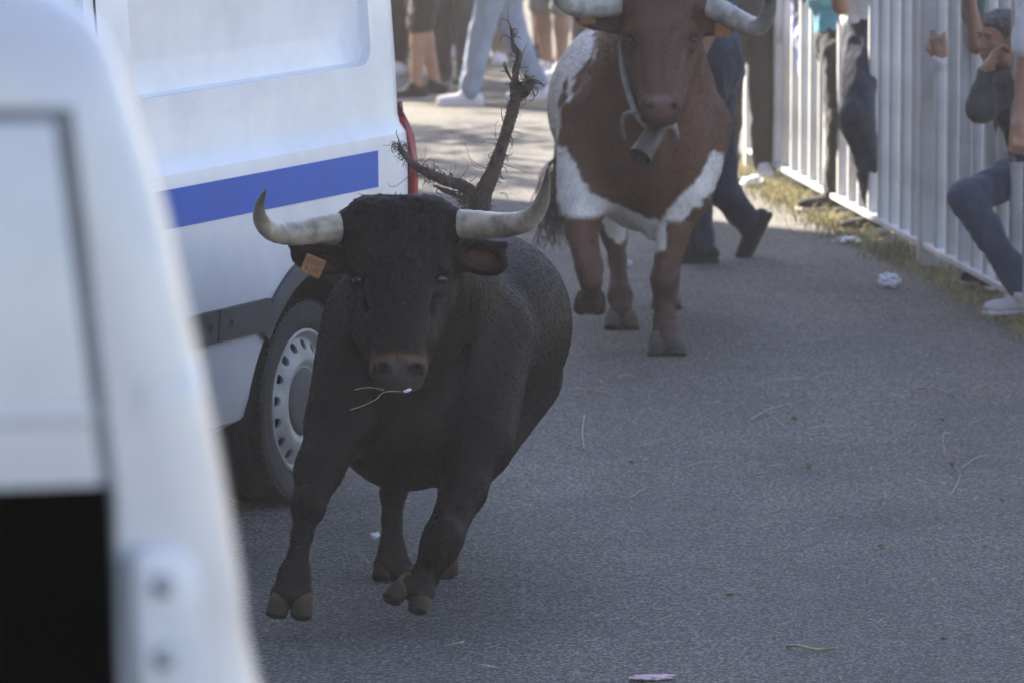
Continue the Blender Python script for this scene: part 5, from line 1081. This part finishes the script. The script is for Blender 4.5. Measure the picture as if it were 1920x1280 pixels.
# green t-shirt, elbow out
J = stand(fence_x(24.85)+0.20, 24.95, 200); J['pelvis'] = at(1905, 120, 24.95); J['chest'] = at(1868, 10, 24.9); J['neck'] = at(1850, -75, 24.85); J['head'] = at(1838, -125, 24.8); J['sL'] = at(1846, -35, 24.75); J['sR'] = J['neck']+V(0.1, 0.15, -0.08); J['eL'] = at(1832, 84, 24.62); J['wL'] = at(1818, -5, 24.6); J['dL'] = V(0, 0, 1); J['eR'] = J['sR']+V(0.05, 0.05, -0.3); J['wR'] = J['eR']+V(0, 0, -0.25)
person('person in green t-shirt with a bent elbow between the bars', J, 'green_cotton', 'charcoal', 'shoe_dark', skin='skin_tan')
# crouching man in dark jacket
J = stand(fence_x(24.1)+0.3, 24.2, 190); J['pelvis'] = at(1950, 310, 24.24); J['chest'] = at(1925, 205, 24.19); J['neck'] = at(1888, 128, 24.09); J['head'] = at(1872, 72, 24.01)
J['s'] = 0.92; J['hL'] = at(1940, 315, 24.09); J['hR'] = at(1958, 315, 24.39); J['kL'] = at(1812, 372, 23.79); J['kR'] = at(1900, 360, 24.54); J['aL'] = at(1928, 528, 23.79); J['aR'] = at(1955, 530, 24.39); J['fL'] = unit(V(-0.95, -0.3, 0)); J['fR'] = unit(V(-0.95, -0.3, 0))
J['aL'][2] = J['aR'][2] = 0.09
J['sL'] = at(1888, 165, 23.91); J['sR'] = at(1920, 150, 24.39); J['eL'] = at(1836, 208, 23.74); J['wL'] = at(1850, 132, 23.79); J['dL'] = unit(at(1866, 100, 23.81)-at(1852, 130, 23.79)); J['eR'] = at(1935, 250, 24.49); J['wR'] = at(1930, 330, 24.49)
person('grey-haired man in dark jacket crouching at the bars with hand at chin', J, 'grey_jacket', 'jeans_blue', 'shoe_white', sleeves='long', hair='hair_grey', sole='shoe_white', face_fine=True, look=V(-0.80, -0.58, -0.06), hands=(0.8, 0.5), palms=(V(1, 0.2, 0.2), None))
# bare forearm holding a phone
J = stand(fence_x(23.45)+0.25, 23.6, 190); J['sL'] = at(1938, -20, 23.45); J['eL'] = at(1921, 150, 23.4); J['wL'] = at(1912, 232, 23.32); J['dL'] = unit(V(-0.1, -0.1, -1))
person('person in white shirt with a bare forearm hanging through the bars holding a phone', J, 'white_cotton', 'navy', 'shoe_dark', hands=(0.9, 0.5), palms=(V(-0.3, 0.9, 0), None))
ph = bm_obj('phone', box_bm(0, 0, 0, 0.010, 0.075, 0.15, 0.004), M['phone'], None, True); ph.matrix_world = Matrix.Translation(Vector(at(1901, 272, 23.36))) @ Matrix.Rotation(math.radians(-60), 4, 'Z') @ Matrix.Rotation(math.radians(-24), 4, 'Y'); tag(ph, 'black phone held in the hand hanging through the bars', 'phone')
bm_obj('screen', box_bm(-0.0055, 0, 0, 0.001, 0.068, 0.14), M['glass_dark'], ph)

# ------------------------------------------------------------------ litter and straw on the road
def crumple(name, label, loc, size, mat, seed, flat=0.5):
    bm = bmesh.new(); bmesh.ops.create_icosphere(bm, subdivisions=3, radius=1.0)
    for v in bm.verts:
        n = mnoise.noise(v.co*1.7+Vector((seed, 0, 0)))+0.5*mnoise.noise(v.co*4.1+Vector((0, seed, 0))); v.co *= 1+0.75*n
        v.co.x *= size[0]; v.co.y *= size[1]; v.co.z *= size[2]
    zmin = min(v.co.z for v in bm.verts)
    for v in bm.verts: v.co.z -= zmin
    o = bm_obj(name, bm, mat, None, False); o.location = (loc[0], loc[1], 0.001); o.rotation_euler.z = seed; tag(o, label, 'litter', 'litter on the road'); return o
crumple('crumpled_tissue', 'crumpled white tissue on the road near the fence foot', ground(1668, 540), (0.038, 0.04, 0.028), M['paper'], 1.3)
crumple('paper_scrap', 'small white paper scrap behind the black bull hoof', ground(703, 1012), (0.010, 0.016, 0.010), M['paper'], 2.1)
crumple('paper_scrap', 'flat pinkish wrapper lying on the bare asphalt', ground(1226, 1274), (0.055, 0.03, 0.005), M['paper_pink'], 0.2)
crumple('paper_scrap', 'tiny white scrap beside the steer hind hoof', ground(1174, 502), (0.012, 0.03, 0.012), M['paper'], 4.0)
crumple('paper_scrap', 'white rag among the weeds under the sunlit bars', ground(1412, 352), (0.05, 0.06, 0.025), M['paper'], 5.0)
crumple('paper_scrap', 'pale flattened paper on the sunlit road edge', ground(1590, 455), (0.06, 0.05, 0.012), M['paper'], 6.0)
def stalk(pts, r, label, name='straw_stalk', mat='straw'):
    P = [ground(x, y)+V(0, 0, r+0.002+0.012*(i % 2)) for i, (x, y) in enumerate(pts)]; p = catmull(P, 5); o0 = p[0].copy(); o0[2] = 0
    v, f = tube_geo(p-o0, r, 5); o = mesh_obj(name, v, f, M[mat], None, loc=o0); tag(o, label, 'straw', 'straw stalks scattered on the road'); return o
LS = 'thin pale dry straw stalk lying loose on the asphalt'
for pts, r in (([(1096, 780), (1092, 815), (1095, 845)], 0.0035), ([(1075, 732), (1100, 738), (1150, 743)], 0.0028), ([(1405, 790), (1440, 775), (1480, 758)], 0.002), ([(1425, 765), (1450, 790), (1475, 805)], 0.002), ([(1500, 806), (1560, 806), (1620, 803)], 0.002),
    ([(1600, 733), (1640, 736), (1680, 746)], 0.0022), ([(1720, 728), (1760, 738), (1790, 745)], 0.0028), ([(1815, 732), (1860, 726), (1900, 730)], 0.0022), ([(1810, 740), (1850, 748)], 0.002), ([(1800, 880), (1840, 862), (1890, 858)], 0.0018), ([(1770, 810), (1768, 830), (1773, 855)], 0.0016),
    ([(1790, 878), (1800, 900), (1780, 935)], 0.0018), ([(1800, 888), (1850, 890), (1885, 888)], 0.0015), ([(1622, 930), (1655, 927), (1661, 938)], 0.0018), ([(1180, 935), (1218, 920), (1250, 933), (1285, 940)], 0.0016), ([(1302, 1066), (1345, 1073)], 0.0018), ([(1060, 828), (1070, 842), (1080, 838)], 0.002),
    ([(1175, 835), (1200, 843), (1245, 822)], 0.0016), ([(1450, 1176), (1478, 1177)], 0.0025), ([(890, 1252), (905, 1256), (935, 1254)], 0.002), ([(1806, 1012), (1815, 1018), (1830, 1022)], 0.002), ([(960, 930), (985, 931)], 0.002), ([(830, 1213), (870, 1212)], 0.0018), ([(985, 790), (992, 825)], 0.0015)):
    stalk(pts, r, LS)
rs_ = np.random.RandomState(17)
for k in range(16):
    x0, y0 = rs_.uniform(1020, 1900), 700+abs(rs_.normal())*130; a = rs_.uniform(-0.5, 0.5); L = rs_.uniform(25, 90)
    if ground(x0, y0)[0] < fence_x(ground(x0, y0)[1])-0.3 and y0 < 1250: stalk([(x0, y0), (x0+L*0.5, y0+L*0.5*math.sin(a)*0.4+rs_.normal()*4), (x0+L, y0+L*math.sin(a)*0.4)], rs_.uniform(0.0011, 0.0018), LS)
stalk([(1476, 1214), (1500, 1222), (1535, 1221), (1570, 1226)], 0.0045, 'thick pale frayed stalk with a tufted end lying on the asphalt')
LL = 'small dry brown leaf fragment lying on the asphalt'
for i, (x, y) in enumerate(((1424, 890), (1516, 876), (1369, 1115), (1848, 1024), (1880, 938), (1784, 872), (1740, 1014), (1653, 1027), (1186, 866), (1210, 865), (1768, 1197), (1490, 786), (1640, 760), (1767, 789))):
    o = crumple('leaf_fragment', LL, ground(x, y), (0.006+0.003*(i % 3), 0.010, 0.003+0.003*(i % 2)), M['brown_leaf'] if i % 3 else M['straw'], i*1.7); o['category'] = 'leaf'; o['group'] = 'leaf fragments scattered on the road'
# fine chaff: far too many bits to count
rng = np.random.RandomState(31); v, f = [], []
for i in range(4200):
    Y = rng.uniform(13.5, 34); X = rng.uniform(-0.09*Y, 0.09*Y)
    if X > fence_x(Y)-0.05: continue
    fenceward = math.exp(-(fence_x(Y)-X)*2.2)
    if rng.rand() > 0.22+fenceward*1.2: continue
    a = rng.uniform(0, 3.14); L = rng.uniform(0.005, 0.05)**1.0; w = rng.uniform(0.001, 0.0025); d = V(math.cos(a), math.sin(a), 0)*L; s = V(-math.sin(a), math.cos(a), 0)*w; c0_ = V(X, Y, 0.003); u = V(0, 0, rng.uniform(0.001, 0.006)); k = len(v)
    v += [c0_-d-s, c0_-d+s, c0_+s+u, c0_-s+u, c0_+d+s*0.5, c0_+d-s*0.5]; f += [(k, k+1, k+2, k+3), (k+3, k+2, k+4, k+5)]
o = mesh_obj('chaff', v, f, M['straw'], smooth=False); tag(o, 'fine dry chaff and dust bits strewn over the road', 'chaff', kind='stuff')

# ------------------------------------------------------------------ dusty air
hz = bm_obj('haze', box_bm(0, 27, 6.4, 60, 96, 15.0), None); tag(hz, 'dust hanging in the air of the street', 'haze', kind='stuff')
m = bpy.data.materials.new('dust_air'); m.use_nodes = True; nt = m.node_tree; nt.nodes.clear(); out = nt.nodes.new('ShaderNodeOutputMaterial'); pv = nt.nodes.new('ShaderNodeVolumePrincipled')
pv.inputs['Density'].default_value = 0.0033; pv.inputs['Color'].default_value = (1.0, 0.80, 0.60, 1); pv.inputs['Anisotropy'].default_value = 0.25
nt.links.new(pv.outputs[0], out.inputs['Volume']); hz.data.materials.append(m)
